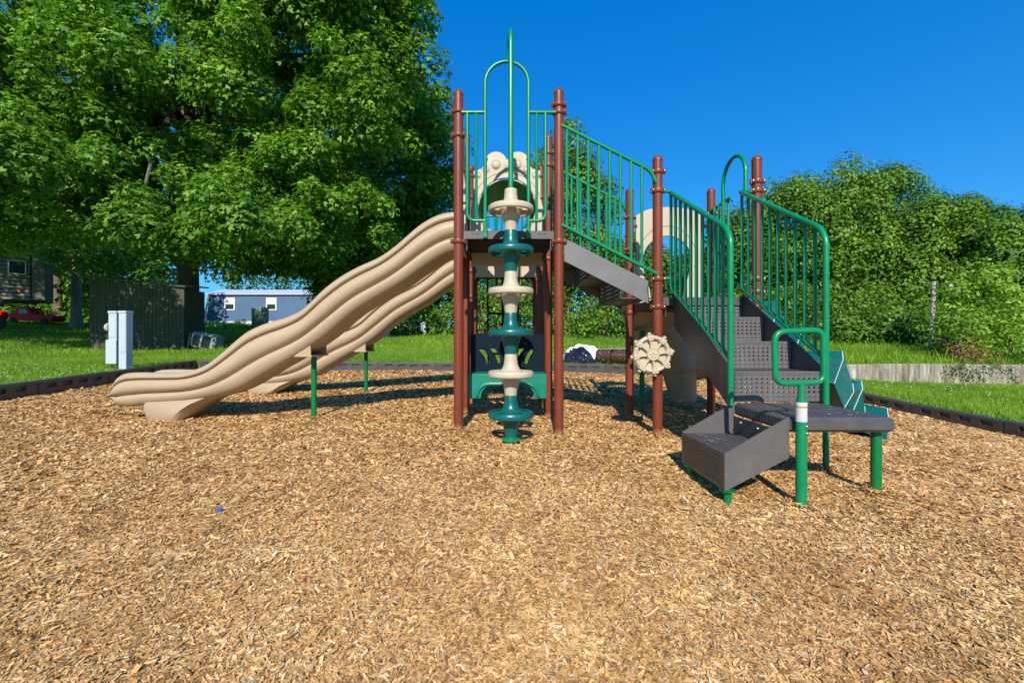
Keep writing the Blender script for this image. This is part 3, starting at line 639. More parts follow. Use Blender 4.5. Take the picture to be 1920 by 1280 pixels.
corner = Vector((-6.32, 9.5)); dl = Vector((.119, -1.21))
topL = lambda k: .41-.035*k if k < 3.2 else .30-.02*(k-3.2)
nthL = ['at the back left corner', 'second from back corner', 'third, by the utility pedestal', 'fourth, next to the slide end', 'nearest, at the left frame edge']
for k in range(6):
    lb = 'dark edging timber on the left side of the bed, '+(nthL[k] if k < 5 else 'sixth, outside the picture')
    timber(corner+dl*k, corner+dl*(k+1), topL(k), topL(k+1), lb)
bj = [(-6.20+1.21*k) for k in range(10)]+[6.0]
yb = lambda x_: 9.5+(x_+6.32)*.0529
tb = lambda x_: float(np.interp(x_, [-6.3, -1.4, 2.4, 6.1], [.41, .345, .30, .06]))
wordsB = ['at the left end of the back row', 'second from the left in the back row', 'back row, left of the two green slide poles', 'back row, seen between the far slide pole and the tower', 'back row, just left of the maroon tower leg', 'back row, seen behind the bench', 'back row, below the black trash bag', 'back row, below the brown corrugated pipe', 'back row, behind the beige curved slide', 'back row, hidden behind the staircase']
for k in range(10):
    timber((bj[k], yb(bj[k])), (bj[k+1], yb(bj[k+1])), tb(bj[k]), tb(bj[k+1]), 'dark edging timber '+wordsB[k])
rc = Vector((6.45, 7.15)); dr = Vector((.12, -1.21))
tr_ = lambda y_: float(np.interp(y_, [2, 5.94, 7.15, 10.1], [-.30, -.21, -.16, .06]))
wordsR = ['near the climber', 'beside the teal climber', 'middle one in view', 'cut by the right frame edge', 'outside the right frame edge']
for j, k in enumerate((-2.4, -1, 0, 1, 2)):
    if j == 0: a = Vector((6.16, 10.1)); b_ = rc-dr
    else: a = rc+dr*(k-0) if j > 1 else rc-dr; b_ = a+dr
    if j == 0:
        mid_ = a.lerp(b_, .5); timber(a, mid_, tr_(a.y), tr_(mid_.y), 'dark edging timber on the right side, farthest, '+wordsR[0])
        timber(mid_, b_, tr_(mid_.y), tr_(b_.y), 'dark edging timber on the right side, second farthest, '+wordsR[0])
    else: timber(a, b_, tr_(a.y), tr_(b_.y), 'dark edging timber on the right side, '+wordsR[j])

# ------------------------------------------------------------------ PLAY STRUCTURE
B = 0.915; X0, X1, X2, X3 = -.38, .545, 1.456, 2.371; R0 = 4.23; R1, R2, R3 = R0+B, R0+2*B, R0+3*B
PS = empty('play_structure', (1.0, 5.0, 0.0), 'large playground climber with maroon posts, two beige wave slides and green rails', 'playground')
PR = 0.0445
def post(x, y, top, clamps, name='post', label=None, mat='post', r=PR):
    g = zmf(x, y)-.06; mb = MB()
    mb.lathe([(r, g), (r, top-.05), (r*1.05, top-.05), (r*1.05, top-.035), (r*.93, top-.018), (r*.66, top-.004), (r*.2, top)], (x, y, 0), 20)
    o = mb.build(name, M[mat], PS, (x, y, g+.06))
    if label: o['label'] = label
    for cz in clamps:
        c = MB(); c.lathe([(r+.001, -.022), (r+.010, -.020), (r+.014, -.010), (r+.014, .010), (r+.010, .020), (r+.001, .022)], (x, y, cz), 20)
        for sx, sy in ((1, -.55), (-1, -.55)):
            c.lathe([(.016, -.02), (.016, .02)], (x+sx*(r+.014), y+sy*.02, cz), 8)
        for sx in (-1, 1):
            c.ball((x+sx*(r+.006), y-r*.55-.012, cz), .009, 6, 1)
        c.build('clamp', [M['clamp'], M['zinc']], o, (x, y, cz))
    return o
post(X0, R0, 3.13, (2.93, 2.71, 1.735)); post(X1, R0, 3.14, (2.99, 2.92, 1.735))
post(X0, R1, 3.13, (2.72, 1.735)); post(X1, R1, 3.13, (2.92, 2.78, 1.735))
for x in (X0, X1):
    post(x, R2, 3.13, (2.7, 1.735, 1.4)); post(x, R3, 3.13, (2.7, 1.735))
post(X2, R0, 2.525, (2.375, 2.20, 1.39, 1.135)); post(X3, R0, 2.525, (2.285, 2.20, 1.39, 1.27, 1.135))
post(X2, R1, 2.525, (2.2, 1.84, 1.135)); post(X3, R1, 2.525, (2.24, 1.84, 1.135))

# decks
def deck(x0, x1, y0, y1, z, name='deck'):
    mb = MB(); mb.box((x0, y0, z-.012), (x1, y1, z))
    P_ = [(x0, y0), (x1, y0), (x1, y1), (x0, y1)]
    pm = vinyl('perforated deck vinyl', perf=(0, 1, -.36, .36, -.36, .36, .045, .045, .009))
    o = mb.build(name, pm, PS, ((x0+x1)/2, (y0+y1)/2, z))
    lp = MB(); t_ = .008; h = .075
    lp.bbox((x0, y0-t_, z-h), (x1, y0, z+.002), .003); lp.bbox((x0, y1, z-h), (x1, y1+t_, z+.002), .003)
    lp.bbox((x0-t_, y0, z-h), (x0, y1, z+.002), .003); lp.bbox((x1, y0, z-h), (x1+t_, y1, z+.002), .003)
    for k in range(1, 4):
        yy = y0+(y1-y0)*k/4; lp.box((x0, yy-.004, z-.07), (x1, yy+.004, z-.013))
    # slot holes in the front lip
    cx = (x0+x1)/2
    for dx, wd in ((-.33, .034), (-.285, .030), (-.19, .014), (.19, .014), (.285, .030), (.33, .034)):
        lp.box((cx+dx-wd/2, y0-t_-.001, z-.030), (cx+dx+wd/2, y0-t_+.002, z-.022), 1)
    # corner gussets
    for sx in (x0+.03, x1-.03):
        lp.prism([(y0+.01, z-h), (y0+.22, z-h), (y0+.01, z-h-.10)], 0, sx-.004, sx+.004)
    lp.build('deck_lip', [M['vinyl'], M['black']], o, ((x0+x1)/2, y0, z))
    return o
deck(X0+.045, X1-.045, R0-.005, R1, 1.83); deck(X0+.045, X1-.045, R2, R3, 1.83); deck(X2+.045, X3-.045, R0-.005, R1, 1.22)

# rails
GR = .0135
def railing(frame_pts, bars, name='guardrail', closed=False, r=.0165, mat='green', extra=None, rad=.06, lab=None):
    mb = MB()
    for pts in frame_pts: mb.tube(bend(pts, rad), r, 12)
    if extra: extra(mb)
    o = mb.build(name, M[mat], PS, tuple(Vector(frame_pts[0][0])))
    if lab: o['label'] = lab
    for a, b_ in bars:
        bb = MB(); bb.tube([a, b_], GR, 10); bb.build('baluster', M[mat], o, tuple(a))
    return o
# entry guard with arch in front of the upper deck
yf = R0-.035
def entry_extra(mb):
    zt = .83+(637-211)/F*yf; cxp = .065
    pts = []; rA = .198
    lx = cxp-rA; rx = cxp+rA; zb_ = .83+(637-436)/F*yf
    zc = 3.175
    pts = [(lx, yf, zb_)]+[(cxp-rA*math.cos(math.radians(a)), yf, zc+rA*math.sin(math.radians(a))) for a in range(0, 181, 12)]+[(rx, yf, zb_)]
    mb.tube(pts, .0165, 12)
    for s_, ix in ((-1, lx), (1, rx)):
        mb.bbox((ix-.022, yf-.012, zb_-.055), (ix+.022, yf+.002, zb_+.05), .01)
        mb.tube([(ix, yf-.02, zb_-.032), (ix, yf-.01, zb_-.032)], .012, 8)
zt = .83+(637-211)/F*yf; zb_ = .83+(637-414)/F*yf
lx, rx = .065-.198, .065+.198
ob = (-.297, .418)
railing([[(X0+.03, yf, zt), (lx, yf, zt)], [(X1-.03, yf, zt), (rx, yf, zt)],
         [(ob[0], yf, zt), (ob[0], yf, zb_), (lx, yf, zb_)], [(ob[1], yf, zt), (ob[1], yf, zb_), (rx, yf, zb_)]],
        [((-.214, yf, zb_), (-.214, yf, zt)), ((.338, yf, zb_), (.338, yf, zt))], extra=entry_extra, rad=.09, lab='green entry guard with a tall round arch')
# bridge rails (front and back)
for yy, sc in ((R0-.03, 1), (R1+.03, 1)):
    xa, xb = X0+B+.05, X2-.05
    ta, tb_, ba, bb_ = 2.765, 2.365, 1.875, 1.45
    n_ = 8; bars = []
    for k in range(n_):
        x = .615+k*.098; a = (x-xa)/(xb-xa); bars.append(((x, yy, ba+(bb_-ba)*a), (x, yy, ta+(tb_-ta)*a)))
    railing([[(X1+.02, yy, ta+.03), (xb-.03, yy, tb_+.02), (xb+.03, yy, tb_-.10)], [(X1+.02, yy, ba+.01), (xb+.04, yy, bb_-.02)]], bars, r=.017, lab='sloping green bridge guardrail')
# bridge: side plates and two steps
brg = bpy.data.objects.new('bridge', None); col.objects.link(brg); reg(brg, PS, (1.0, R0, 1.5)); vbp = vinyl('smooth grey vinyl side plate', (.16, .15, .152))
for yy in (R0-.006, R1-.004):
    bp_ = MB(); bp_.prism([(X1+.05, 1.765), (X2-.085, 1.37), (X2-.10, 1.30), (X2-.085, 1.165), (X1+.05, 1.555)], 1, yy, yy+.012); bp_.build('side_plate', vbp, brg, (1.0, yy, 1.5))
stp = vinyl('perforated bridge step vinyl', perf=(0, 1, -.12, .12, -.4, .4, .04, .04, .0085))
stpr = vinyl('perforated bridge riser vinyl', perf=(1, 2, -.4, .4, -.075, .075, .04, .04, .0085))
for k, (xa, xb, z) in enumerate(((X1+.045, X1+.30, 1.63), (X1+.30, X1+.575, 1.425), (X1+.575, X2-.05, 1.22))):
    s_ = MB(); s_.box((xa, R0+.006, z-.01), (xb, R1-.004, z)); s_.build('bridge_step', stp, brg, ((xa+xb)/2, (R0+R1)/2, z))
    s_ = MB(); s_.box((xa-.008, R0+.006, z+.001), (xa, R1-.004, z+.19)); s_.build('bridge_riser', stpr, brg, (xa, (R0+R1)/2, z+.1))
# deck 1: left side: slide hood panels
def hood(y0, y1):
    yc = (y0+y1)/2; outer = [(y0+.05, 1.78), (y1-.05, 1.78), (y1-.05, 2.70)]+arc(yc, 2.55, .38, 25, 155, 14)+[(y0+.05, 2.70)]
    hole = [(yc-.27, 1.86), (yc-.27, 2.45)]+arc(yc, 2.45, .27, 180, 0, 12)[1:-1]+[(yc+.27, 2.45), (yc+.27, 1.86)]
    vs, fs = curve_solid([outer, hole], .03, .006)
    mb = MB(); mb.add([Vector((X0+v.z, v.x, v.y)) for v in vs], fs)
    mb.tube(bend([(X0+.02, y0+.2, 2.45), (X0+.09, y0+.2, 2.45), (X0+.09, y0+.2, 2.15), (X0+.02, y0+.2, 2.15)], .03), .012, 8)
    return mb.build('slide_hood_panel', M['beige2'], PS, (X0, yc, 2.2))
hood(R0, R1); hood(R2, R3)
# right side guard of rear deck and back rail
for (a, b_, axis) in (((X1+.03, R2+.05), (X1+.03, R3-.05), 1), ((X0+.05, R3+.03), (X1-.05, R3+.03), 0)):
    bars = []
    for k in range(8):
        t = (k+.5)/8; x = a[0]+(b_[0]-a[0])*t; y = a[1]+(b_[1]-a[1])*t; bars.append(((x, y, 1.9), (x, y, 2.72)))
    railing([[(a[0], a[1], 2.72), (b_[0], b_[1], 2.72)], [(a[0], a[1], 1.9), (b_[0], b_[1], 1.9)]], bars, lab='straight green guardrail of the rear deck')

# crawl tunnel with decorated end panels
def bubble_panel(y, zbot, front):
    cx = (X0+X1)/2; hw = .405; zt_ = 2.72
    top = [(cx+hw, zbot), (cx+hw, 2.15), (cx+hw+.0, 2.30), (cx+hw-.03, 2.42), (cx+hw-.03, zt_), (cx+hw-.12, 2.745), (cx+.215, 2.84)]
    top += arc(cx+.125, 2.81, .125, 35, 165, 12); top += [(cx, 2.845)]; top += arc(cx-.125, 2.81, .125, 15, 145, 12)
    top += [(cx-.215, 2.84), (cx-hw+.12, 2.745), (cx-hw+.03, zt_), (cx-hw+.03, 2.42), (cx-hw, 2.30), (cx-hw, 2.15), (cx-hw, zbot)]
    hole = arc(cx, 2.315, .325, 0, 360, 40)[:-1]
    vs, fs = curve_solid([top, hole], .03, .007); mb = MB(); mb.add(stand(vs, y), fs)
    o = mb.build('tunnel_panel', M['beige2'], PS, (cx, y, zbot))
    if front:
        d = MB()
        for (dx, dz, r_) in ((-.125, 2.785, .045), (.11, 2.785, .045), (-.01, 2.745, .024), (.218, 2.73, .032), (-.235, 2.73, .03), (.31, 2.665, .022), (-.32, 2.665, .022)):
            d.ball((cx+dx, y-.016, dz), r_, 10, 0, (1, .45, 1)); d.tube([(cx+dx+(r_+.009)*math.cos(a), y-.0155, dz+(r_+.009)*math.sin(a)) for a in [2*math.pi*k/24 for k in range(24)]], .0022, 5, 1, closed=True)
        d.tube([(cx+.385*math.cos(a), y-.0155, 2.315+.385*math.sin(a)) for a in [math.radians(12+156*k/30) for k in range(31)]], .003, 5, 1)
        d.tube([(cx+.33*math.cos(a), y-.016, 2.315+.33*math.sin(a)) for a in [2*math.pi*k/48 for k in range(48)]], .011, 8, 0, closed=True)
        d.build('relief_ornament', [M['beige2'], M['groove']], o, (cx, y, 2.6))
        e = MB()
        for sx in (-1, 1):
            e.tube([(cx+sx*(hw-.02), y-.02, 2.66), (cx+sx*(hw+.07), y-.02, 2.66)], .017, 8)
            e.ball((cx+sx*(hw-.035), y-.02, 2.66), .02, 6, 1)
        e.build('panel_bracket', [M['clamp'], M['zinc']], o, (cx, y, 2.66))
    return o
bubble_panel(R1, 1.655, True); bubble_panel(R2, 1.655, False)
cx = (X0+X1)/2; mb = MB(); nn = 40; prof = []
rings = []
for i in range(9):
    y = R1+.02+(R2-R1-.04)*i/8; rings.append((y, .318+.012*(i % 2)))
vs = []; fs = []
for y, r_ in rings:
    for k in range(nn):
        a = 2*math.pi*k/nn; vs.append((cx+r_*math.cos(a), y, 2.315+r_*math.sin(a)))
for i in range(8):
    for k in range(nn):
        a = 2*math.pi*(k+.5)/nn
        if 3 <= i <= 5 and (math.pi*1.15 < a < math.pi*1.85) and k % 10 in (2, 3, 4, 5): continue
        fs.append((i*nn+k, i*nn+(k+1) % nn, (i+1)*nn+(k+1) % nn, (i+1)*nn+k))
mb.add(vs, fs); mb.build('crawl_tunnel', M['tunnel'], PS, (cx, R1, 2.3))

# round-hole panel on the lower deck's back side
cx = (X2+X3)/2-.02; hw = .37
outer = [(cx+hw-.01, 1.16), (cx+hw-.01, 2.22), (cx+hw-.06, 2.25)]+[(cx+.30*math.cos(math.radians(a))*1.0, 2.24+.075*math.sin(math.radians(a))) for a in range(10, 171, 16)]+[(cx-hw+.06, 2.25), (cx-hw, 2.22), (cx-hw, 1.16)]
hole = [(cx-.20, 1.26), (cx-.215, 1.40), (cx-.28, 1.55)]+arc(cx-.02, 1.72, .27, 195, -15, 18)+[(cx+.22, 1.55), (cx+.17, 1.40), (cx+.16, 1.26)]
vs, fs = curve_solid([outer, hole], .035, .008); mb = MB(); mb.add(stand(vs, R1), fs)
hp = mb.build('slide_entry_panel', M['beige2'], PS, (cx, R1, 1.2))
d = MB(); d.tube([(cx-.02+.32*math.cos(math.radians(a)), R1-.0185, 1.76+.34*math.sin(math.radians(a))) for a in range(-20, 201, 8)], .003, 5); d.build('engraved_line', M['groove'], hp, (cx, R1, 1.7))
d = MB()
for sx in (-1, 1): d.tube([(cx+sx*(hw-.01), R1-.02, 2.10), (cx+sx*(hw+.09), R1-.01, 2.10)], .017, 8)
d.build('panel_bracket', M['clamp'], hp, (cx, R1, 2.1))

# wave slides
topP = [(866, 395), (846, 396), (819, 402), (783, 423), (747, 455), (711, 481), (675, 497), (639, 516.5), (603, 543.5), (567, 579), (531, 595.6), (495, 606), (459.5, 622.5), (423.6, 653), (387.6, 682), (351.7, 696), (298, 698.5), (248, 698.5), (232, 700), (218, 706), (208, 717), (202, 735), (201, 742)]
botP = [(866, 470), (846, 473), (801, 498), (747, 536), (693, 567), (652, 594), (614, 628), (571, 658), (535, 680), (499, 700), (470, 718), (441.5, 734), (400, 747), (359, 754), (300, 760), (262, 763), (232, 767), (218, 766), (208, 762), (202, 748), (201, 744)]
def wave_slide(y0, lab):
    Wd = .54; Yr = 4.43
    def conv(L_): 
        a = np.array([((px-CX)/F*Yr, EYE-(py-CY)/F*Yr) for px, py in L_]); return a[a[:, 0].argsort()]
    T_ = conv(topP); Bm = conv(botP)
    xa, xb = T_[0, 0]+.0005, X0+.03
    u = np.linspace(0, 1, 130); xs_ = xa+(xb-xa)*(u**1.6*.35+u*.65)
    def smooth(a_, k=5):
        p = np.pad(a_, k, mode='edge'); return np.convolve(p, np.hanning(2*k+3)[1:-1]/np.hanning(2*k+3)[1:-1].sum(), 'valid')
    def hermite(P_, x_):
        xx, zz = P_[:, 0], P_[:, 1]; m_ = np.gradient(zz, xx); i = np.clip(np.searchsorted(xx, x_)-1, 0, len(xx)-2); h = xx[i+1]-xx[i]; t = (x_-xx[i])/h
        m_ = np.clip(m_, -3, 3)
        return (2*t**3-3*t**2+1)*zz[i]+(t**3-2*t**2+t)*h*m_[i]+(-2*t**3+3*t**2)*zz[i+1]+(t**3-t**2)*h*m_[i+1]
    tz = hermite(T_, xs_); bz = hermite(Bm, xs_)
    tz[14:] = smooth(tz, 3)[14:]; bz[14:] = smooth(bz, 4)[14:]
    bz = np.minimum(bz, tz-.004)
    # half section: (y offset inward, v 0..1 from top to bottom)
    half = [(.27, .76), (.16, .755), (.115, .70), (.098, .55), (.092, .25), (.085, .08), (.068, .018), (.045, 0), (.022, .012), (.008, .055), (-.002, .11), (.0, .155), (.012, .180), (.044, .195), (.046, .213), (.014, .226), (.0, .25), (-.014, .33), (-.017, .40), (-.012, .47), (.002, .53), (.024, .572), (.054, .598), (.056, .618), (.026, .634), (.012, .67), (.010, .74), (.022, .82), (.044, .90), (.085, .96), (.15, .985), (.27, 1.0)]
    sec = [(a, v) for a, v in half]+[(Wd-a, v) for a, v in half[::-1]]
    # remove doubled centre points
    sec = sec[:len(half)]+sec[len(half)+1:-1]
    ns = len(sec); vs = []; fs = []
    for i, x_ in enumerate(xs_):
        H = tz[i]-bz[i]; nose = min(1, (i/16))
        for a, v in sec:
            yo = Wd/2+(a-Wd/2)*(0.86+.14*math.sin(nose*math.pi/2)); vs.append((x_, y0+yo, tz[i]-v*H))
    for i in range(len(xs_)-1):
        for k in range(ns): fs.append((i*ns+k, i*ns+(k+1) % ns, (i+1)*ns+(k+1) % ns, (i+1)*ns+k))
    fs.append(tuple(range(ns))); fs.append(tuple((len(xs_)-1)*ns+k for k in range(ns)))
    mb = MB(); mb.add(vs, fs)
    o = mb.build('wave_slide', M['beige'], PS, (-2, y0, 1), ang=60); o['label'] = lab
    # moulded foot at the exit
    ft = MB(); g = zmf(-3.3, y0+.2)-.06
    def fring(z, x0_, x1_, ya, yb_, c_=.05): return [(x0_+c_, y0+ya, z), (x1_-c_, y0+ya, z), (x1_, y0+ya+c_, z), (x1_, y0+yb_-c_, z), (x1_-c_, y0+yb_, z), (x0_+c_, y0+yb_, z), (x0_, y0+yb_-c_, z), (x0_, y0+ya+c_, z)]
    Rr = [fring(g, -3.42, -3.16, .04, .50, .09), fring(g+.07, -3.47, -3.11, .015, .525, .07), fring(.15, -3.50, -3.02, .01, .53, .07), fring(.20, -3.51, -2.95, .025, .515, .07), fring(.27, -3.50, -2.80, .06, .48, .07), fring(.34, -3.44, -2.72, .08, .46, .07)]
    vs = [p for r_ in Rr for p in r_]; fs = [(k*8+j, k*8+(j+1) % 8, k*8+8+(j+1) % 8, k*8+8+j) for k in range(5) for j in range(8)]+[tuple(range(8)), tuple(range(40, 48))]
    ft.add(vs, fs); ft.build('slide_foot', M['beige'], o, (-3.3, y0, .1), ang=50)
    # mid support: bracket + pole
    br = MB(); px_ = -1.9
    for yy in (y0+.06, y0+Wd-.085): br.prism([(px_-.10, .675), (px_+.055, .675), (px_+.05, .80), (px_+.02, .82)], 1, yy, yy+.02)
    br.bbox((px_-.105, y0+.05, .663), (px_+.07, y0+Wd-.05, .677), .003)
    br.build('slide_bracket', M['beige'], o, (px_, y0, .7), smooth=False)
    pl = MB(); g = zmf(px_, y0+.27)-.05; pl.tube([(px_, y0+.27, g), (px_, y0+.27, .665)], .027, 16); pl.build('support_pole', M['dgreen'], o, (px_, y0+.27, g))
    return o
wave_slide(R0+.19, 'near beige wave slide of the front deck'); wave_slide(R2+.19, 'far beige wave slide of the rear deck')

# pod climber
px_, py_ = .094, 3.88
mb = MB()
g = zmf(px_, py_)
mb.tube(bend([(px_, py_, g-.05), (px_, py_, 3.50), (px_-.004, yf-.0, 3.50), (px_-.012, yf+.0, 3.36)], .15, 8), .0225, 14)
mb.lathe([(.03, g+.0), (.078, g+.035), (.078, g+.047), (.045, g+.055), (.045, g+.10)], (px_, py_, 0), 20)
pc = mb.build('pod_climber', M['green'], PS, (px_, py_, 0)); pc['label'] = 'green pole strung with beige and teal discs'
def pod(zc, mat):
    mb = MB(); n_ = 48
    inner_top = [(.030, .172), (.050, .170), (.0525, .162), (.055, .12), (.060, .085), (.069, .058), (.084, .038), (.104, .028)]
    rim = [(.162, .022), (.170, .028), (.182, .028), (.190, .018), (.193, .0), (.190, -.018), (.180, -.027), (.166, -.024), (.162, -.012)]
    inner_bot = [(.104, -.012), (.093, -.024), (.080, -.05), (.067, -.09), (.057, -.13), (.052, -.165), (.051, -.178), (.03, -.178)]
    rows = inner_top+rim+inner_bot; vs = []; fs = []
    for r_, z in rows:
        for k in range(n_):
            a = 2*math.pi*k/n_; vs.append((px_+r_*math.cos(a), py_+r_*math.sin(a), zc+z))
    it = len(inner_top)-1; rb_ = it+len(rim)
    slot = lambda k: any((k-s_) % n_ < 8 for s_ in (2, 14, 26, 38))
    for i in range(len(rows)-1):
        for k in range(n_):
            if i in (it, rb_) and slot(k): continue
            fs.append((i*n_+k, i*n_+(k+1) % n_, (i+1)*n_+(k+1) % n_, (i+1)*n_+k))
    mb.add(vs, fs)
    # slot side walls (link upper and lower web)
    for s_ in (2, 14, 26, 38):
        for k in (s_, s_+8):
            kk = k % n_; mb.add([vs[it*n_+kk], vs[(it+1)*n_+kk], vs[rb_*n_+kk], vs[(rb_+1)*n_+kk]], [(0, 1, 2, 3)])
        ring_i = [vs[it*n_+(s_+j) % n_] for j in range(9)]; ring_j = [vs[(rb_+1)*n_+(s_+j) % n_] for j in range(9)]
        mb.add(ring_i+ring_j, [(j, j+1, j+10, j+9) for j in range(8)])
    return mb.build('pod', M[mat], pc, (px_, py_, zc), recalc=False)
for k, pyy in enumerate((393, 470, 547, 624, 701, 777)):
    pod(EYE-(pyy-CY)/F*py_, 'beige2' if k % 2 == 0 else 'teal')

# bench under the tower
cx = (X0+X1)/2; y_b = R1-.02; hw = .41
seat = MB()
seat.bbox((cx-hw, y_b-.30, .445), (cx+hw, y_b+.02, .475), .01)
outer = [(cx-hw, .47), (cx-hw, .215), (cx-hw+.13, .215)]+[(cx-hw+.13+.10*(1-math.cos(math.radians(a))), .215+.13*math.sin(math.radians(a))) for a in range(10, 91, 16)]+[(cx+hw-.13-.10*(1-math.cos(math.radians(a))), .215+.13*math.sin(math.radians(a))) for a in range(90, 9, -16)]+[(cx+hw-.13, .215), (cx+hw, .215), (cx+hw, .47)]
vs, fs = curve_solid([outer], .03, .008); seat.add([v+Vector((0, 0, 0)) for v in stand(vs, y_b-.29)], fs)
for s_ in (0,):
    pts = [(cx-hw+.09, y_b-.31, .24)]+[(cx-hw+.09+.13*(1-math.cos(math.radians(a))), y_b-.31, .24+.13*math.sin(math.radians(a))) for a in range(15, 91, 15)]+[(cx+hw-.09-.13*(1-math.cos(math.radians(a))), y_b-.31, .24+.13*math.sin(math.radians(a))) for a in range(90, 14, -15)]+[(cx+hw-.09, y_b-.31, .24)]
    seat.tube(pts, .018, 8)
bn = seat.build('bench_seat', M['tealgreen'], PS, (cx, y_b, .45))
topb = [(cx-hw, .40), (cx-hw, .885), (cx-hw*.5, .92), (cx-.1, .945), (cx+.1, .945), (cx+hw*.5, .92), (cx+hw, .885), (cx+hw, .40)]
def slot(x, z0, z1, lean, w_):
    L_ = []; n_ = 6
    for i in range(n_+1): t = i/n_; L_.append((x+lean*t+.02*math.sin(t*3)*(1 if lean > 0 else -1)-w_/2*(1.2-.5*t), z1+(z0-z1)*t))
    for i in range(n_, -1, -1): t = i/n_; L_.append((x+lean*t+.02*math.sin(t*3)*(1 if lean > 0 else -1)+w_/2*(1.2-.5*t), z1+(z0-z1)*t))
    return L_
holes = [slot(cx-.29, .56, .72, .075, .045), slot(cx-.165, .57, .73, .07, .045), slot(cx+.29, .56, .72, -.075, .045), slot(cx+.165, .57, .73, -.07, .045)]
vs, fs = curve_solid([topb]+holes, .03, .004); mb = MB(); mb.add(stand(vs, R1), fs); mb.build('bench_back', M['navy'], PS, (cx, R1, .6))

# loop ladder at the rear
mb = MB(); yy = R3+.05
for k, z in enumerate((1.55, 1.25, .95, .62, .30)):
    yk = yy+.10*k
    mb.tube(bend([(cx-.06, yk, z+.30), (cx-.27, yk, z+.30), (cx-.27, yk+.05, z), (cx-.02, yk+.06, z-.02)], .05), .014, 8)
    mb.tube(bend([(cx-.02, yk, z+.30), (cx+.21, yk, z+.30), (cx+.21, yk+.05, z), (cx-.02, yk+.06, z-.02)], .05), .014, 8)
mb.tube([(cx-.04, yy, 1.83), (cx-.03, yy+.5, zmf(cx, yy+.5)-.05)], .02, 10)
mb.build('loop_ladder', M['navy'], PS, (cx, yy, 1))
mb = MB()
for sx in (-.13, .13): mb.tube([(cx+sx, R3+.03, 1.66), (cx+sx, R3+.03, 2.9)], .018, 8)
mb.build('ladder_handle', M['green'], PS, (cx, R3+.03, 1.6))

# ship wheel on the post
wc = Vector((1.372, R0-.10, .70)); wmb = MB()
def ringpts(r_, n_=48, dy=0): return [(wc.x+r_*math.cos(2*math.pi*k/n_), wc.y+dy, wc.z+r_*math.sin(2*math.pi*k/n_)) for k in range(n_)]
MR = Matrix.Rotation(math.radians(90), 4, 'X')
wmb.tube(ringpts(.150), .021, 10, closed=True); wmb.tube(ringpts(.150, dy=-.012), .014, 8, closed=True)
wmb.lathe([(.152, -.012), (.152, .0)], wc+Vector((0, .01, 0)), 40, 0, MR)
wmb.lathe([(.058, -.01), (.058, .03), (.052, .038), (.048, .034), (.044, .034)], wc, 32, 0, MR)
for k in range(8):
    a = math.radians(8+45*k); dv = Vector((math.cos(a), 0, math.sin(a))); sd = Vector((-math.sin(a), 0, math.cos(a)))
    wmb.tube([wc+dv*.05+Vector((0, -.01, 0)), wc+dv*.09+Vector((0, -.012, 0)), wc+dv*.13+Vector((0, -.012, 0))], [.018, .011, .015], 8)
    wmb.tube([wc+dv*.165, wc+dv*.178, wc+dv*.190, wc+dv*.198], [.013, .013, .018, .014], 8)
    Mx = Matrix((( sd.x, 0, dv.x, wc.x), (0, 1, 0, wc.y), (sd.z, 0, dv.z, wc.z), (0, 0, 0, 1)))
    wmb.add([Mx @ Vector(p) for p in ((-.020, -.034, .126), (.020, -.034, .126), (.028, -.034, .172), (-.028, -.034, .172), (-.024, .0, .12), (.024, .0, .12), (.032, .0, .178), (-.032, .0, .178))],
            [(0, 1, 2, 3), (0, 4, 5, 1), (1, 5, 6, 2), (2, 6, 7, 3), (3, 7, 4, 0)])
    p = Mx @ Vector((0, -.036, .150)); wmb.ball((p.x, p.y, p.z), .007, 6, 1)
for k in range(5):
    a = math.radians(90+72*k); wmb.ball((wc.x+.021*math.cos(a), wc.y-.036, wc.z+.021*math.sin(a)), .013, 6, 0, (1, .3, 1))
wmb.ball((wc.x, wc.y-.037, wc.z), .009, 6, 0, (1, .4, 1))
wmb.tube([(wc.x, wc.y, wc.z), (X2-.02, R0-.05, wc.z)], .016, 8)
sw = wmb.build('ship_wheel', [M['beige2'], M['zinc']], PS, tuple(wc)); sw['label'] = 'beige toy ship wheel on the post'

# curved slide behind the lower deck
pth = [Vector(p) for p in ((1.90, 5.16, 1.20), (1.89, 5.45, 1.10), (1.92, 5.72, .93), (2.02, 5.95, .74), (2.20, 6.10, .55), (2.45, 6.12, .42), (2.72, 6.05, .37), (2.98, 6.0, .36))]
dense = []
for i in range(len(pth)-1):
    p0 = pth[max(i-1, 0)]; p1 = pth[i]; p2 = pth[i+1]; p3 = pth[min(i+2, len(pth)-1)]
    for k in range(8):
        t = k/8; dense.append(.5*((2*p1)+(p2-p0)*t+(2*p0-5*p1+4*p2-p3)*t*t+(3*p1-p0-3*p2+p3)*t**3))
dense.append(pth[-1]); vs = []; fs = []; n_ = 22
for i, p in enumerate(dense):
    t = (dense[min(i+1, len(dense)-1)]-dense[max(i-1, 0)]); t.z = 0; t.normalize(); sdv = Vector((t.y, -t.x, 0))
    rr = .36+.04*abs(math.sin(i*.40)); bank = .10*math.sin(min(i/len(dense), 1)*math.pi)
    prof = []
    for k in range(n_): a = math.pi*(k/(n_-1)); prof.append((math.cos(a)*rr, -math.sin(a)*(.32+.04*abs(math.sin(i*.40)))+.28+bank*math.cos(a)*-1.2))
    pin = []
    for k in range(n_): a = math.pi*(1-k/(n_-1)); pin.append((math.cos(a)*(rr-.035), -math.sin(a)*.295+.28+bank*math.cos(a)*-1.2))
    for a_, z_ in prof+pin: vs.append(p+sdv*a_+Vector((0, 0, z_)))
ns = 2*n_
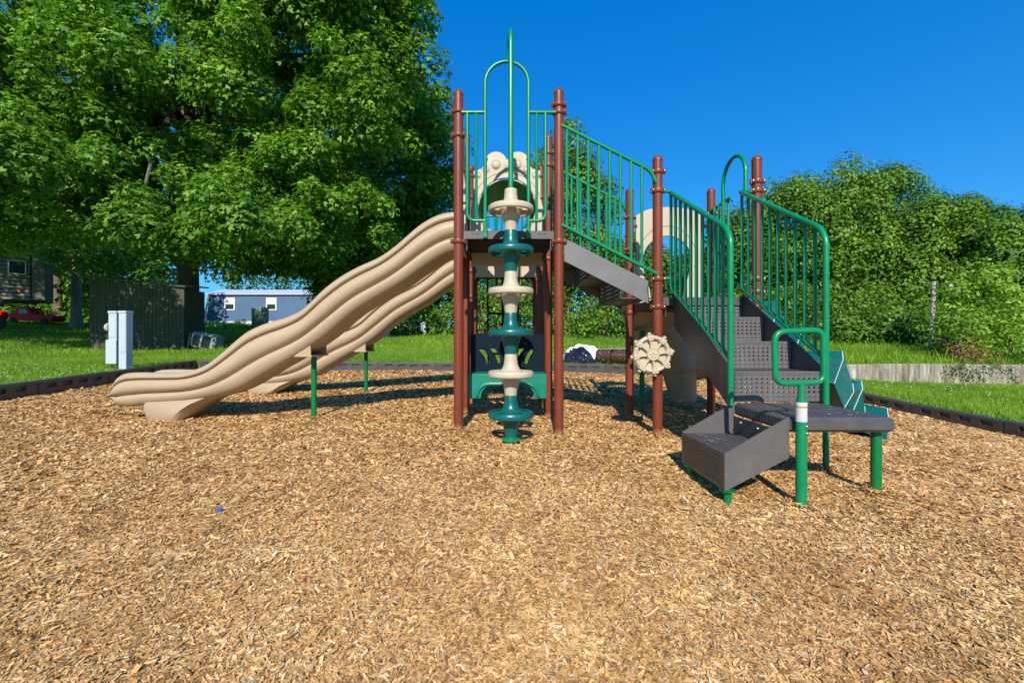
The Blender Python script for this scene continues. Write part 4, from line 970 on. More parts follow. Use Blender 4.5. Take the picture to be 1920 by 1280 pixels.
for i in range(len(dense)-1):
    for k in range(ns): fs.append((i*ns+k, i*ns+(k+1) % ns, (i+1)*ns+(k+1) % ns, (i+1)*ns+k))
fs.append(tuple(range(ns))); fs.append(tuple((len(dense)-1)*ns+k for k in range(ns)))
mb = MB(); mb.add(vs, fs); cs = mb.build('curved_slide', M['beige'], PS, (2, 5.6, .8), ang=50); cs['label'] = 'short curved beige slide behind the lower deck'
mb = MB(); g = zmf(2.3, 6)
ctl = [(g+.08, 2.37, .02), (g+.085, 2.37, .14), (g+.12, 2.37, .165), (g+.30, 2.34, .185), (.48, 2.30, .22), (.72, 2.17, .285), (.95, 2.04, .33), (1.10, 1.96, .35)]
pts = []; rad = []
for q in np.linspace(0, 1, 60):
    z = ctl[0][0]+(ctl[-1][0]-ctl[0][0])*q**1.15; xx_ = float(np.interp(z, [c_[0] for c_ in ctl], [c_[1] for c_ in ctl])); r_ = float(np.interp(z, [c_[0] for c_ in ctl], [c_[2] for c_ in ctl]))
    band = .022*(1-((z-.45) % .17)/.17) if z > .45 else 0
    pts.append((xx_, 5.93-.08*q, z)); rad.append(r_+band)
mb.tube(pts, rad, 30); mb.build('curved_slide_shell', M['beige'], cs, (2.22, 5.92, g), ang=40)
mb = MB(); mb.tube([(1.72, 5.55, zmf(1.72, 5.55)-.05), (1.72, 5.55, .95)], .03, 12); mb.build('support_pole', M['dgreen'], cs, (1.72, 5.55, 0))

# staircase
SX0, SX1 = 1.615, 2.235
st = bpy.data.objects.new('staircase', None); col.objects.link(st); reg(st, PS, (1.9, 3.7, .8)); st['label'] = 'dark vinyl-coated stairs with pierced risers'; vst = vinyl('dark vinyl stair side', (.085, .075, .07))
for xx in (SX0-.012, SX1):
    stair = MB(); stair.prism([(4.24, 1.225), (4.225, .96), (3.16, .33), (3.155, .40), (3.155, .625), (4.22, 1.245)], 0, xx, xx+.012); stair.build('stringer', vst, st, (xx, 3.7, .8))
trd = vinyl('perforated tread vinyl', perf=(0, 1, -.25, .25, -.14, .14, .042, .036, .009)); rsr = vinyl('perforated riser vinyl', (.115, .104, .103), perf=(0, 2, -.27, .27, -.16, -.04, .036, .030, .0072))
for k, (y, z) in enumerate(((4.235, 1.22), (3.885, 1.02), (3.52, .815), (3.155, .61))):
    r_ = MB(); r_.bbox((SX0+.0015, y-.004, z-.205), (SX1-.0015, y+.006, z), .002)
    r_.tube([(SX0+.002, y+.002, z-.005), (SX1-.002, y+.002, z-.005)], .009, 8)
    r_.build('riser', rsr, st, ((SX0+SX1)/2, y, z))
    if k:
        t_ = MB(); t_.box((SX0+.0015, y+.003, z-.010), (SX1-.0015, y+.365, z-.001)); t_.build('tread', trd, st, ((SX0+SX1)/2, y+.18, z))
# stair rails
def stair_rail(x, loop):
    yb_, yf_ = 4.19, 3.11; ztb, ztf, zbb, zbf = 2.185, 1.575, 1.30, .70
    g = zmf(x, yf_)-.06 if x > 1.9 else .385
    fr = [[(x, yb_, 1.42), (x, yb_, zbb), (x, yf_+.0, zbf)]]
    def ex(mb):
        mb.tube(bend([(x, yb_+.02, ztb), (x, yf_+.06, ztf+.03), (x, yf_, ztf-.06), (x, yf_, g)], .08, 8), .0195, 14)
        mb.tube([(x, yb_, ztb-.005), (x, yb_, 1.4)], GR, 10)
        # short arm to the post
        pxx = X2 if x < 1.9 else X3
        for z in (ztb-.0, 1.39): mb.tube([(x, yb_, z), (pxx+(.04 if x < 1.9 else -.04), R0-.01, z+.004)], .014, 8)
    n_ = 9; bars = []
    for k in range(1, n_+1):
        t = k/(n_+1); y = yb_+(yf_-yb_)*t; bars.append(((x, y, zbb+(zbf-zbb)*t), (x, y, ztb+(ztf-ztb)*t)))
    return railing(fr, bars, extra=ex, rad=.05, name='stair_rail', lab='left green stair rail' if x < 1.9 else 'right green stair rail')
stair_rail(1.565, 0); stair_rail(2.212, 1)
# arch handhold and side guard on the lower deck
mb = MB(); xa = 2.235
mb.tube([(xa, 4.17, 2.18)]+[(xa, 4.38+.21*math.cos(math.radians(180-a)), 2.36+.21*math.sin(math.radians(a))) for a in range(0, 181, 12)]+[(xa, 4.59, 1.25)], .0175, 12)
hh = mb.build('arch_handhold', M['green'], PS, (xa, 4.3, 2.2))
bars = []
for k in range(4):
    y = 4.66+k*.1; bars.append(((X3-.05-.02*k*0, y, 1.34), (X3-.05, y, 2.26)))
railing([[(X3-.05, 4.6, 2.26), (X3-.02, R1-.03, 2.26)], [(X3-.05, 4.6, 1.34), (X3-.02, R1-.03, 1.34)]], bars, lab='short green guardrail beside the climber opening')

# transfer platform + step
PX0, PX1, PY0, PY1 = 1.60, 2.19, 2.53, 3.15
tp = MB(); tp.bbox((PX0, PY0, .318), (PX1, PY1-.0, .40), .016)
tpo = tp.build('transfer_platform', vinyl('worn vinyl platform', (.09, .082, .082), perf=(0, 1, -.26, .26, -.25, .25, .034, .034, .006)), PS, ((PX0+PX1)/2, (PY0+PY1)/2, .36)); tpo['label'] = 'low grey landing at the foot of the stairs'
wv = vinyl('scuffed vinyl step side', (.115, .103, .10)); ste = bpy.data.objects.new('transfer_step', None); col.objects.link(ste); reg(ste, PS, (1.4, 2.8, .2)); ste['label'] = 'boxy lower step with open top and pierced front'
for yy in (PY0+.0, PY1-.012-.02): stp = MB(); stp.prism([(1.242, .205), (PX0-.003, .405), (PX0-.003, .18), (1.242, -.005)], 1, yy, yy+.010); stp.build('step_side', wv, ste, (1.4, yy, .2))
s2 = MB(); s2.box((1.247, PY0+.012, .190), (PX0-.003, PY1-.034, .198)); s2.build('step_tread', vinyl('perforated step vinyl', (.088, .082, .085), perf=(0, 1, -.15, .15, -.26, .26, .022, .022, .004)), ste, (1.42, 2.84, .2))
s3 = MB(); s3.bbox((1.240, PY0+.003, -.004), (1.249, PY1-.024, .204), .002); s3.build('step_riser', vinyl('perforated step riser vinyl', (.105, .085, .07), perf=(1, 2, -.25, .25, -.08, .085, .026, .021, .0058)), ste, (1.244, 2.84, .1))
s4 = MB(); s4.box((PX0-.012, PY0+.012, .16), (PX0-.004, PY1-.034, .315))
s4.build('step_back', M['vinyl'], ste, (PX0, 2.84, .2))
for yy in (2.62, 2.82, 3.02): s5 = MB(); s5.ball((PX0-.014, yy, .285), .010, 6); s5.build('bolt', M['zinc'], ste, (PX0, yy, .28))
for yy in (2.565, 3.06):
    s6 = MB()
    g = zmf(1.26, yy); s6.tube([(1.275, yy, g-.04), (1.275, yy, .0)], .02, 10); s6.lathe([(.045, -.012), (.045, -.006)], (1.275, yy, 0), 12); s6.build('step_foot', M['dgreen'], ste, (1.275, yy, 0))
# platform legs
for (x, y) in ((2.15, 2.62),):
    g = zmf(x, y)-.05; lg = MB(); lg.tube([(x, y, g), (x, y, .32)], .0265, 14); lg.build('platform_leg', M['dgreen'], PS, (x, y, 0))
# grab post with loop handle
x, y = 1.637, 2.49; g = zmf(x, y)-.05; mb = MB()
mb.lathe([(.0275, g), (.0275, .475), (.0265, .49), (.019, .53), (.0175, .555), (.0175, .60)], (x, y, 0), 18)
hx0, hx1, hz0, hz1 = 1.497, 1.757, .588, .884
loop = [(x, y, hz0), (hx0, y, hz0+.005), (hx0-.006, y, hz1-.01), (hx1, y, hz1), (hx1+.004, y, hz0+.012)]
L4 = [Vector(p) for p in loop[1:]]; pts = []
for i in range(4):
    a, b_, c = L4[i-1], L4[i], L4[(i+1) % 4]; p = b_+(a-b_).normalized()*.06; q = b_+(c-b_).normalized()*.06
    for k in range(9): t = k/8; pts.append(p*(1-t)**2+b_*2*t*(1-t)+q*t*t)
mb.tube(pts, .0165, 14, closed=True)
gp = mb.build('grab_post', M['green'], PS, (x, y, 0)); gp['label'] = 'green post with a rounded square grab loop'
# warning label wrapped round the grab post
m, n, l, b, o = newmat('printed warning label')
tc = n.new('ShaderNodeTexCoord'); sp = n.new('ShaderNodeSeparateXYZ'); l.new(tc.outputs['Object'], sp.inputs[0])
r = ramp(n, l, sp.outputs[2], [(0.0, (.62, .62, .64)), (.072, (.74, .74, .74)), (.0735, (.75, .3, .08)), (.082, (.75, .3, .08)), (.083, (.7, .7, .7))]); r.color_ramp.interpolation = 'CONSTANT'
mp = n.new('ShaderNodeMapping'); mp.inputs['Scale'].default_value = (220, 220, 260); l.new(tc.outputs['Object'], mp.inputs[0]); t = noise(n, l, 1, 2, vec=mp.outputs[0]); r2 = ramp(n, l, t.outputs[0], [(.45, (1, 1, 1)), (.6, (.72, .72, .74))])
mx = n.new('ShaderNodeMix'); mx.data_type = 'RGBA'; mx.blend_type = 'MULTIPLY'; mx.inputs[0].default_value = 1; l.new(r.outputs[0], mx.inputs[6]); l.new(r2.outputs[0], mx.inputs[7]); l.new(mx.outputs[2], b.inputs['Base Color'])
mb = MB(); mb.lathe([(.0277, 0), (.0284, 0), (.0284, .104), (.0277, .104)], (x, y, .388), 24); mb.build('warning_label', m, gp, (x, y, .388))
for z in (.365, .328): mb = MB(); mb.ball((x+.012, y-.027, z), .008, 6); mb.build('bolt', M['zinc'], gp, (x, y, z))

# teal moulded climber on the right of the lower deck
cl = MB(); stn = [(2.42, 1.20), (2.62, 1.15), (2.72, .95), (2.92, .91), (3.00, .70), (3.24, .66), (3.30, .44), (3.50, .40), (3.56, .20), (3.68, .15), (3.71, -.16)]
sl, sr = [], []
for i, (x, z) in enumerate(stn):
    d_ = (.0, -.10, -.06, .05, .09, -.07, -.12, .03, .07, -.05, 0)[i]
    ya = 4.36+d_; yb_ = 5.03+d_*.8
    dz = (.0, .05, -.03, .03, -.02, .06, -.02, .03, -.02, .03, 0)[i]
    sl.append([(x, ya+.05, z+dz), (x-.03, ya, z-.07+dz), (x-.10, ya+.02, z-.24)]); sr.append([(x, yb_-.05, z-dz*.5), (x-.03, yb_, z-.07), (x-.10, yb_, z-.24)])
for i in range(len(stn)-1):
    A = sl[i]+sr[i][::-1]; Bq = sl[i+1]+sr[i+1][::-1]; n_ = 6
    cl.add(A+Bq, [(k, (k+1) % n_, (k+1) % n_+n_, k+n_) for k in range(n_)]+([tuple(range(6))] if i == 0 else [])+([tuple(range(6, 12))] if i == len(stn)-2 else []))
clo = cl.build('moulded_climber', M['teal'], PS, (3.1, 4.7, .6), smooth=False); clo['label'] = 'zigzag teal plastic climbing ramp'
for i in range(1, len(stn)-1):
    ed = MB()
    a = Vector(sl[i][0]); b_ = Vector(sr[i][0]); c = Vector(sl[i][1]); ed.tube([Vector(sl[i][2])+Vector((0, -.003, 0)), c+Vector((0, -.003, 0)), a+Vector((0, -.002, .003)), b_+Vector((0, 0, .003))], .0038, 5)
    ed.build('pale_edge', M['edge'], clo, tuple(a))  # thin pale teal strip drawn along each step edge

# ------------------------------------------------------------------ things on the lawn
# utility cabinet
cabx, caby = at(222, 690, 8.0)[:2]; gz = zlf(cabx, caby)
root = empty('utility_pedestal', (cabx, caby, gz), 'pair of pale grey electric meter pedestals standing on the lawn', 'utility box')
Mr = Matrix.Translation((cabx, caby, .31)) @ Matrix.Rotation(math.radians(-4), 4, 'Z')
def cabinet(lo, hi, name, mat='cabinet', b_=.006, extra=None):
    mb = MB(); mb.bbox(lo, hi, b_, 0, Mr)
    if extra: extra(mb)
    return mb.build(name, M[mat], root, tuple(Mr @ Vector(((lo[0]+hi[0])/2, (lo[1]+hi[1])/2, lo[2]))), smooth=False)
def ex1(mb):
    mb.bbox((-.008, -.012, .985), (.148, .152, 1.025), .005, 0, Mr); mb.bbox((.012, -.006, .30), (.125, .0, .95), .003, 0, Mr)
cabinet((0, 0, -.15), (.14, .145, 1.0), 'tall_box', extra=ex1)
def ex2(mb):
    mb.bbox((-.195, -.012, .985), (-.028, .10, 1.025), .005, 0, Mr); mb.bbox((-.18, -.006, .56), (-.045, .0, .95), .003, 0, Mr)
cabinet((-.188, 0, .50), (-.035, .09, 1.0), 'meter_box', extra=ex2)
cabinet((-.235, -.01, .10), (-.035, .09, .52), 'lower_box')
mb = MB(); c = Mr @ Vector((-.19, .03, .74)); Mq = Matrix.Rotation(math.radians(-94), 4, 'Y')
mb.lathe([(.075, -.01), (.075, .03), (.06, .055), (.03, .065)], c, 20, 0, Mq); mb.build('electric_meter', M['beige2'], root, tuple(c))
mb = MB()
for dx in (-.17, -.12, -.07):
    a = Mr @ Vector((dx, .04, .12)); b_ = Mr @ Vector((dx+.04, .05, -.15)); mb.tube([a, a.lerp(b_, .5)+Vector((.01, 0, 0)), b_], .009, 6)
mb.build('cables', M['black'], root, tuple(Mr @ Vector((-.1, .05, .05))))

# shed
M['boards'] = None
m, n, l, b, o = newmat('weathered green brown boards')
tc = n.new('ShaderNodeTexCoord'); sp = n.new('ShaderNodeSeparateXYZ'); l.new(tc.outputs['Object'], sp.inputs[0])
mp = n.new('ShaderNodeMapping'); mp.inputs['Scale'].default_value = (7, 7, .5); l.new(tc.outputs['Object'], mp.inputs[0]); t = noise(n, l, 2, 8, .7, vec=mp.outputs[0])
r = ramp(n, l, t.outputs[0], [(.3, (.045, .045, .024)), (.6, (.095, .09, .055)), (.8, (.17, .16, .12))]); l.new(r.outputs[0], b.inputs['Base Color']); b.inputs['Roughness'].default_value = .9
M['boards'] = m
sx0, sx1, sy = -14.3, -11.0, 16.0
gz = min(zlf(sx0, sy), zlf(sx1, sy))
root = empty('wooden_shed', ((sx0+sx1)/2, sy+1, gz), 'dark weathered board shed in the shade of the maple', 'shed')
mb = MB(); nb = 24
for i in range(nb):
    a = sx0+(sx1-sx0)*i/nb; b_ = sx0+(sx1-sx0)*(i+1)/nb; t = i/nb
    mb.bbox((a+.004, sy-.012-(.006 if i % 3 == 0 else 0), gz-.1), (b_-.004, sy+.012, gz+2.46-.32*t), .003)
mb.box((sx0, sy+.012, gz-.1), (sx1, sy+1.1, gz+2.12)); 
for i in range(14):
    a = sy+1.1*i/14; mb.bbox((sx0-.02, a+.004, gz-.1), (sx0+.0, a+1.1/14-.004, gz+2.35), .003)
mb.build('wall', M['boards'], root, ((sx0+sx1)/2, sy, gz), smooth=False)
mb = MB(); mb.add([(sx0-.1, sy-.12, gz+2.52), (sx1+.1, sy-.12, gz+2.17), (sx1+.1, sy+1.2, gz+2.27), (sx0-.1, sy+1.2, gz+2.62), (sx0-.1, sy-.12, gz+2.57), (sx1+.1, sy-.12, gz+2.22), (sx1+.1, sy+1.2, gz+2.32), (sx0-.1, sy+1.2, gz+2.67)], [(0,3,2,1),(4,5,6,7),(0,1,5,4),(1,2,6,5),(2,3,7,6),(3,0,4,7)])
mb.build('roof', paint('dull dark roofing', (.07, .07, .065), .7), root, ((sx0+sx1)/2, sy, gz+2.2), smooth=False)

# tipped-over pale cabinet right of the shed
c = at(385, 655, 15.6); gz = zlf(c.x, c.y)
root = empty('discarded_appliance', (c.x, c.y, gz), 'pale metal appliance shell tipped over beside the wooden shed', 'appliance')
Mt = Matrix.Translation((c.x, c.y, gz)) @ Matrix.Rotation(math.radians(12), 4, 'Y')
mb = MB(); mb.bbox((-.45, -.2, .02), (.38, .35, .56), .05, 0, Mt); mb.build('shell', paint('dull grey enamel', (.26, .27, .27), .5), root, (c.x, c.y, gz))
mb = MB(); mb.bbox((-.36, -.206, .10), (-.12, -.198, .47), .002, 0, Mt); mb.bbox((-.06, -.206, .08), (.24, -.198, .49), .002, 0, Mt); mb.build('opening', M['black'], root, (c.x, c.y, gz+.3))
mb = MB(); mb.box((-.52, -.19, .0), (-.455, .30, .50), 0, Mt); mb.build('base_panel', M['timber'], root, (c.x, c.y, gz+.2))

# mobile home
m, n, l, b, o = newmat('blue lap siding')
tc = n.new('ShaderNodeTexCoord'); wv_ = n.new('ShaderNodeTexWave'); wv_.bands_direction = 'Z'; wv_.wave_profile = 'SAW'; wv_.inputs['Scale'].default_value = 1.6; l.new(tc.outputs['Object'], wv_.inputs['Vector'])
bp = n.new('ShaderNodeBump'); bp.inputs['Strength'].default_value = .6; bp.inputs['Distance'].default_value = .02; l.new(wv_.outputs[0], bp.inputs['Height']); l.new(bp.outputs[0], b.inputs['Normal'])
t = noise(n, l, .6, 4); r = ramp(n, l, t.outputs[0], [(.3, (.075, .14, .25)), (.7, (.10, .18, .31))]); l.new(r.outputs[0], b.inputs['Base Color']); b.inputs['Roughness'].default_value = .5
M['siding'] = m
m, n, l, b, o = newmat('window glass'); b.inputs['Base Color'].default_value = (.03, .04, .05, 1); b.inputs['Roughness'].default_value = .05; b.inputs['Specular IOR Level'].default_value = .8; M['glass'] = m
M['roof'] = paint('pale metal roof', (.55, .58, .62), .35, .08); M['dark'] = paint('dark rubber', (.015, .015, .015), .7); M['blind'] = paint('white roller blind', (.6, .62, .6), .7)
HY = 42.0
def h(px, py, Y=HY): return at(px, py, Y)
root = empty('mobile_home', (h(560, 612).x, HY+2, h(560, 612).z), 'blue mobile home with white skirting dappled by tree shade', 'mobile home')
z0 = h(0, 614).z; z1 = h(0, 602).z; z2 = h(0, 551).z; xl = h(386, 600).x; xr = h(757, 600).x
mb = MB(); mb.add([Vector(p) for p in ((xl, HY, z1), (xr, HY, z1), (xr, HY, z2), (xl+.35, HY, z2), (xl, HY+4.2, z1), (xr, HY+4.2, z1), (xr, HY+4.2, z2), (xl+.35, HY+4.2, z2))], [(0,1,2,3),(4,7,6,5),(0,3,7,4),(1,5,6,2),(3,2,6,7),(0,4,5,1)])
mb.build('wall', M['siding'], root, (0, HY, z1), smooth=False)
mb = MB(); mb.box((xl+.3, HY-.03, z0-.8), (xr, HY+4.2, z1)); mb.bbox((xl-.06, HY-.04, z1-.03), (xl+.10, HY-.005, z1+.5), .01); mb.build('skirting', M['white'], root, (0, HY, z0), smooth=False)
mb = MB(); mb.tube([(xl+.3, HY-.03, z1-.4), (xl+.0, HY-.03, z1), (xl+.0, HY-.03, z1+1.0), (xl+.36, HY-.03, z2)], .09, 6); mb.build('corner_trim', M['white'], root, (xl, HY, z1))
mb = MB(); mb.prism([(HY-.2, z2), (HY+2.1, z2+.62), (HY+4.4, z2), (HY+4.4, z2-.08), (HY-.2, z2-.08)], 0, xl+.1, xr+.2); mb.build('roof', M['roof'], root, (0, HY, z2), smooth=False)
for px in (421, 441), (499, 519), (600, 620), (690, 705):
    a, b_ = h(px[0], 558).x, h(px[1], 558).x; zt_, zb2 = h(0, 558).z, h(0, 582).z
    mb = MB(); mb.bbox((a, HY-.06, zb2), (b_, HY-.005, zt_), .02); wf = mb.build('window', M['white'], root, (a, HY, zb2), smooth=False)
    mb = MB(); mb.box((a+.12, HY-.068, zb2+.12), (b_-.12, HY-.062, (zt_+zb2)/2-.02)); mb.build('pane', M['glass'], wf, (a, HY, zb2+.1), smooth=False)
    mb = MB(); mb.box((a+.12, HY-.068, (zt_+zb2)/2+.04), (b_-.12, HY-.062, zt_-.1)); mb.build('blind', M['blind'], wf, (a, HY, zt_-.5), smooth=False)
# dark chevron mark at the upper left corner of the wall
mb = MB(); c0 = h(396, 559); mb.add([(c0.x-.28, HY-.02, c0.z-.22), (c0.x, HY-.02, c0.z+.22), (c0.x+.28, HY-.02, c0.z-.22), (c0.x+.13, HY-.02, c0.z-.16), (c0.x, HY-.02, c0.z-.02), (c0.x-.13, HY-.02, c0.z-.16)], [(0, 1, 4, 5), (1, 2, 3, 4)]); mb.build('chevron_mark', M['dark'], root, tuple(c0), smooth=False, recalc=False)
mb = MB(); a = h(447, 606); mb.box((a.x-.3, HY-.05, a.z-.28), (a.x+.25, HY-.035, a.z+.2)); mb.build('skirting_hatch', M['boards'], root, tuple(a), smooth=False)

# green utility box in front of the home
c = at(489, 612, 30); gz = zlf(c.x, c.y); mb = MB()
mb.bbox((c.x-.62, 30, c.z-.3), (c.x-.16, 30.5, at(0, 577, 30).z), .02); mb.bbox((c.x-.12, 29.9, c.z-.3), (c.x+.33, 30.4, at(0, 576, 30).z), .02)
ub = mb.build('utility_box', paint('pale green enamel', (.13, .24, .17), .5), None, (c.x, 30, c.z-.3), smooth=False); tag(ub, 'pale green utility pedestal standing in front of the blue mobile home', 'utility box')

# marker posts
c = at(726, 630, 21.0); g = zlf(c.x, c.y); mb = MB(); mb.bbox((c.x-.11, c.y-.06, g-.1), (c.x+.11, c.y+.06, at(0, 595, 21).z), .01); o = mb.build('marker_post', paint('faded blue plastic', (.13, .33, .55), .5), None, (c.x, c.y, g)); tag(o, 'short blue post on the shaded lawn left of the tower', 'post')
c = at(795, 627, 20.5); g = zlf(c.x, c.y); mb = MB(); mb.bbox((c.x-.05, c.y-.04, g-.1), (c.x+.07, c.y+.04, at(0, 603, 20.5).z), .01); mb.bbox((c.x-.14, c.y-.05, g+.28), (c.x-.045, c.y-.03, at(0, 604, 20.5).z-.03), .008); o = mb.build('marker_post', M['white'], None, (c.x, c.y, g)); tag(o, 'small white utility marker post before the bright shrub', 'post')

# camper trailer at the left edge
m, n, l, b, o = newmat('ribbed aluminium siding')
tc = n.new('ShaderNodeTexCoord'); wv_ = n.new('ShaderNodeTexWave'); wv_.bands_direction = 'Z'; wv_.inputs['Scale'].default_value = 1.8; l.new(tc.outputs['Object'], wv_.inputs['Vector'])
r = ramp(n, l, wv_.outputs[0], [(.3, (.08, .078, .075)), (.7, (.22, .21, .20))]); l.new(r.outputs[0], b.inputs['Base Color']); b.inputs['Roughness'].default_value = .4; b.inputs['Metallic'].default_value = .2
bp = n.new('ShaderNodeBump'); bp.inputs['Distance'].default_value = .03; l.new(wv_.outputs[0], bp.inputs['Height']); l.new(bp.outputs[0], b.inputs['Normal'])
M['ribs'] = m
RY = 21.0; f_ = lambda px, py: at(px, py, RY); gz = zlf(f_(0, 0).x, RY)
root = empty('camper_trailer', (f_(58, 0).x, RY, gz), 'ribbed grey camper trailer parked in deep shade at the left edge', 'trailer')
xr = f_(58, 0).x; zb2 = f_(0, 565).z; zt_ = f_(0, 455).z
mb = MB(); mb.bbox((xr-6.5, RY, zb2), (xr, RY+2.4, zt_), .04); mb.build('body', M['ribs'], root, (xr-3, RY, zb2), smooth=False)
mb = MB(); mb.bbox((xr+.0, RY+.03, zb2+.05), (xr+.5, RY+2.3, zt_-.2), .05); mb.build('front_cap', paint('tan cap', (.15, .14, .12), .5), root, (xr, RY, zb2), smooth=False)
mb = MB(); mb.bbox((f_(28, 0).x, RY-.03, f_(0, 516).z), (f_(52, 0).x, RY-.004, f_(0, 490).z), .01); wf = mb.build('window', M['white'], root, (f_(28, 0).x, RY, f_(0, 516).z), smooth=False)
mb = MB(); mb.box((f_(30, 0).x, RY-.036, f_(0, 514).z), (f_(50, 0).x, RY-.031, f_(0, 492).z)); mb.build('pane', M['glass'], wf, (f_(30, 0).x, RY, f_(0, 510).z), smooth=False)
mb = MB(); c = f_(12, 566); wh = [(c.x, RY+.1, c.z)]
for dx in (0, -1.0): mb.tube([(c.x+dx, RY-.06, gz+.34), (c.x+dx, RY+.2, gz+.34)], .34, 20)
mb.build('wheel', M['dark'], root, (c.x, RY, gz+.34))
mb = MB(); mb.prism(arc(c.x-.45, c.z-.25, .75, 0, 180, 12), 1, RY-.05, RY-.003); mb.build('wheel_arch', M['dark'], root, (c.x, RY, c.z))
mb = MB(); c = f_(44, 547); mb.ball((c.x, RY-.02, c.z), .10, 6, 0, (1, .3, .7)); mb.build('tail_light', paint('red lens', (.7, .05, .03), .3), root, tuple(c))

root.rotation_euler = (0, 0, math.radians(38))
# red pickup
m = paint('red car paint', (.80, .012, .008), .5, .05, spec=.25); M['red'] = m
TY = 24.5; f_ = lambda px, py: at(px, py, TY); 
xa, xb = f_(28, 0).x, f_(112, 0).x; gz = f_(0, 604).z-.12
root = empty('red_cart', ((xa+xb)/2, TY, gz), 'small bright red pedal truck loaded with dry brush near the camper', 'toy truck')
zz = lambda py: f_(0, py).z; xx = lambda px: f_(px, 0).x
mb = MB()
mb.prism([(xx(30), zz(596)), (xx(34), zz(588)), (xx(42), zz(586)), (xx(46), zz(577)), (xx(64), zz(577)), (xx(71), zz(589)), (xx(110), zz(592)), (xx(112), zz(598)), (xx(108), zz(603)), (xx(60), zz(602)), (xx(36), zz(600))], 1, TY-.38, TY+.38)
mb.build('body', M['red'], root, ((xa+xb)/2, TY, gz), smooth=False)
mb = MB(); mb.prism([(xx(49), zz(588)), (xx(50), zz(580)), (xx(62), zz(580)), (xx(66), zz(588))], 1, TY-.386, TY-.381); mb.build('side_window', M['glass'], root, (xx(55), TY, zz(585)), smooth=False)
for p_ in (38, 96):
    mb = MB(); mb.tube([(xx(p_), TY-.42, gz+.17), (xx(p_), TY-.3, gz+.17)], .19, 16); mb.build('wheel', M['dark'], root, (xx(p_), TY, gz+.13))
mb = MB(); mb.ball((xx(33), TY-.4, zz(587)), .09, 6, 0, (1, .4, 1)); mb.build('headlight', M['white'], root, (xx(33), TY, zz(587)))
V, Fq = clump_leaves([(np.array([xx(q), TY, zz(588)]), .19) for q in (72, 78, 84, 90, 97, 103)], 2200, .08, 1.0, 'leaf', .3)
br = np_mesh('brush_pile', V, Fq, M['dry_leaf'], origin=(0, 0, 0)); tag(br, 'dry brown brush piled on the small red truck', 'brush')
c = at(2, 590, TY); mb = MB(); mb.bbox((c.x-.5, TY-.2, c.z-.3), (c.x+.14, TY+.3, c.z+.22), .08); o = mb.build('storage_tub', M['red'], None, (c.x, TY, c.z-.3)); tag(o, 'red plastic tub cut by the left frame edge', 'tub')

# debris pile behind the back row
Y_ = 10.9
def blob_mesh(c, sx, sy, sz, amp, seed, n_=22, sharp=2.0):
    rg = np.random.default_rng(seed); ph = rg.uniform(0, 6, 12); vs = []; fs = []
    for i in range(n_+1):
        th = math.pi/2*i/n_
        for k in range(2*n_):
            a = math.pi*k/n_; d = Vector((math.sin(th)*math.cos(a), math.sin(th)*math.sin(a), math.cos(th)))
            q = 1+amp*(abs(math.sin(3*a+ph[0]+2*d.z))-.5)+amp*.8*(abs(math.sin(5*d.x+ph[1]+4*d.z))-.5)+amp*.6*(abs(math.sin(9*d.y+7*d.x+ph[2]))-.5)+amp*.4*math.sin(17*a+ph[3])*math.sin(th)
            vs.append((c[0]+d.x*sx*q, c[1]+d.y*sy*q, c[2]+d.z*sz*q))
    for i in range(n_):
        for k in range(2*n_): fs.append((i*2*n_+k, i*2*n_+(k+1) % (2*n_), (i+1)*2*n_+(k+1) % (2*n_), (i+1)*2*n_+k))
    mb = MB(); mb.add(vs, fs); return mb
M['bag'] = paint('shiny black bin liner', (.012, .014, .022), .16, .3, spec=.8)
c = at(1085, 680, Y_); g = zlf(c.x, Y_)
mb = blob_mesh((c.x, Y_, g-.04), .36, .28, .38, .16, 4); o = mb.build('trash_bag', M['bag'], None, (c.x, Y_, g), ang=25); tag(o, 'shiny black trash bag lying just behind the back edging', 'bag')
M['sheet'] = paint('white plastic sheeting', (.78, .8, .84), .5, .03)
c2 = at(1093, 675, Y_+.45); mb = blob_mesh((c2.x, Y_+.5, g-.02), .50, .22, .43, .12, 9); o = mb.build('plastic_sheet', M['sheet'], None, (c2.x, Y_+.5, g), ang=30); tag(o, 'crumpled white plastic sheet behind the black trash bag', 'sheet')
for i, (pa, pb, rd, lb) in enumerate(((1122, 1149, .165, 'brown drilled pipe piece next to the white sheet'), (1150, 1180, .175, 'open-ended brown drilled pipe piece half behind the maroon post'))):
    a = at(pa, 665, Y_+.1); b_ = at(pb, 665, Y_-.1); mb = MB(); g = zlf(a.x, Y_)
    zc_ = g+rd+.02; A = Vector((a.x, Y_+.15, zc_)); Bv = Vector((b_.x, Y_-.05, zc_))
    d = (Bv-A); pts = [A+d*t for t in (0, .1, .2, .3, .5, .7, .8, .9, 1)]
    if i: pts = pts[::-1]
    mb.tube(pts, [rd, rd*1.04, rd, rd*1.04, rd, rd*1.04, rd, rd*1.04, rd], 20, caps=False); mb.tube(pts, rd*.9, 20, caps=False)
    for k in range(26):
        t = random.Random(k+i*50).uniform(.08, .92); an = random.Random(k*7+i).uniform(0, 6.28); p = A+d*t; sd = d.normalized().cross(Vector((0, 0, 1)))
        q = p+(sd*math.cos(an)+Vector((0, 0, 1))*math.sin(an))*rd*1.035; mb.ball(tuple(q), .006, 5, 1)
    o = mb.build('pipe_section', [paint('dark brown plastic pipe', (.07, .032, .018), .4), M['sheet']], None, tuple(A)); tag(o, lb, 'pipe')
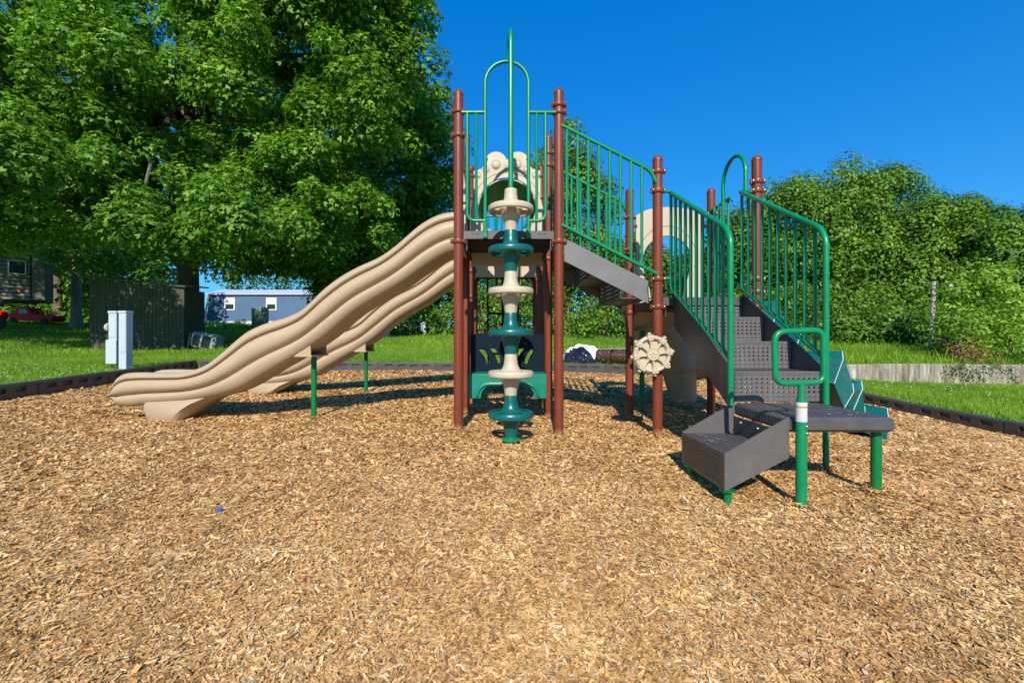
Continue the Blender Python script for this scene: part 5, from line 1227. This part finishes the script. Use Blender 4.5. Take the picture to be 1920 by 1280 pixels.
c = at(1150, 660, Y_+.9); mb = MB(); g = zlf(c.x, Y_+.9); mb.bbox((c.x-.55, Y_+.75, g), (c.x+.5, Y_+1.1, g+.30), .03); o = mb.build('concrete_block', M['concrete'], None, (c.x, Y_+.9, g)); tag(o, 'grey concrete slab lying behind the brown pipes', 'slab')

# street lamp
c = at(1750, 600, 14.0); g = zlf(c.x, 14.0); ptop = at(1751, 528, 14.0)
root = empty('street_lamp', (c.x, 14.0, g), 'wooden street lamp pole with a small curved arm among the shrubs', 'street lamp')
mb = MB(); mb.tube([(c.x-.08, 14.0, g-.2), (ptop.x, 14.0, ptop.z)], [.08, .06], 10); mb.build('pole', bark('weathered pole wood', (.42, .36, .29)), root, (c.x, 14.0, g))
q = at(1777, 534, 14.0); mb = MB(); mb.tube([(ptop.x, 13.96, ptop.z-.22), (ptop.x+.22, 13.96, ptop.z-.10), (q.x-.12, 13.96, ptop.z-.10)], .018, 8); mb.build('arm', M['zinc'], root, (ptop.x, 14.0, ptop.z))
mb = MB(); mb.lathe([(.05, .06), (.08, .0), (.12, -.03), (.10, -.08), (.04, -.11)], (q.x, 13.96, ptop.z-.12), 14); mb.build('lamp_head', M['cabinet'], root, (q.x, 13.96, ptop.z-.1))

# dark rail at the right frame edge
c = at(1905, 655, 15); g = zlf(c.x, 15); root = empty('park_bench', (c.x+.6, 15, g), 'low dark slatted bench above the wall at the right frame edge', 'bench')
mb = MB()
for z in (.42, .52): mb.bbox((c.x-.25, 15, c.z-.17+z-.38), (c.x+1.4, 15.04, c.z-.17+z-.31), .005)
mb.build('backrest', M['timber'], root, (c.x, 15, c.z), smooth=False)
mb = MB()
for dx in (-.1, 1.2): mb.bbox((c.x+dx, 15.04, g-.1), (c.x+dx+.06, 15.10, c.z+.02), .005)
mb.build('leg', M['timber'], root, (c.x, 15, g), smooth=False)

# blue bottle cap in the mulch
c = at(412, 951, 2.25); g = zmf(c.x, 2.25); mb = MB(); Mx = Matrix.Translation((c.x, 2.25, g+.012)) @ Matrix.Rotation(.5, 4, 'X')
mb.lathe([(.013, 0), (.0145, .001), (.0145, .010), (.013, .012)], (c.x, 2.25, g+.012), 16); o = mb.build('bottle_cap', paint('bright blue plastic', (.01, .12, .6), .3), None, (c.x, 2.25, g+.012)); tag(o, 'tiny bright blue bottle cap lying on the wood chips', 'bottle cap')
print('faces', sum(len(o.data.polygons) for o in bpy.data.objects if o.type == 'MESH'))
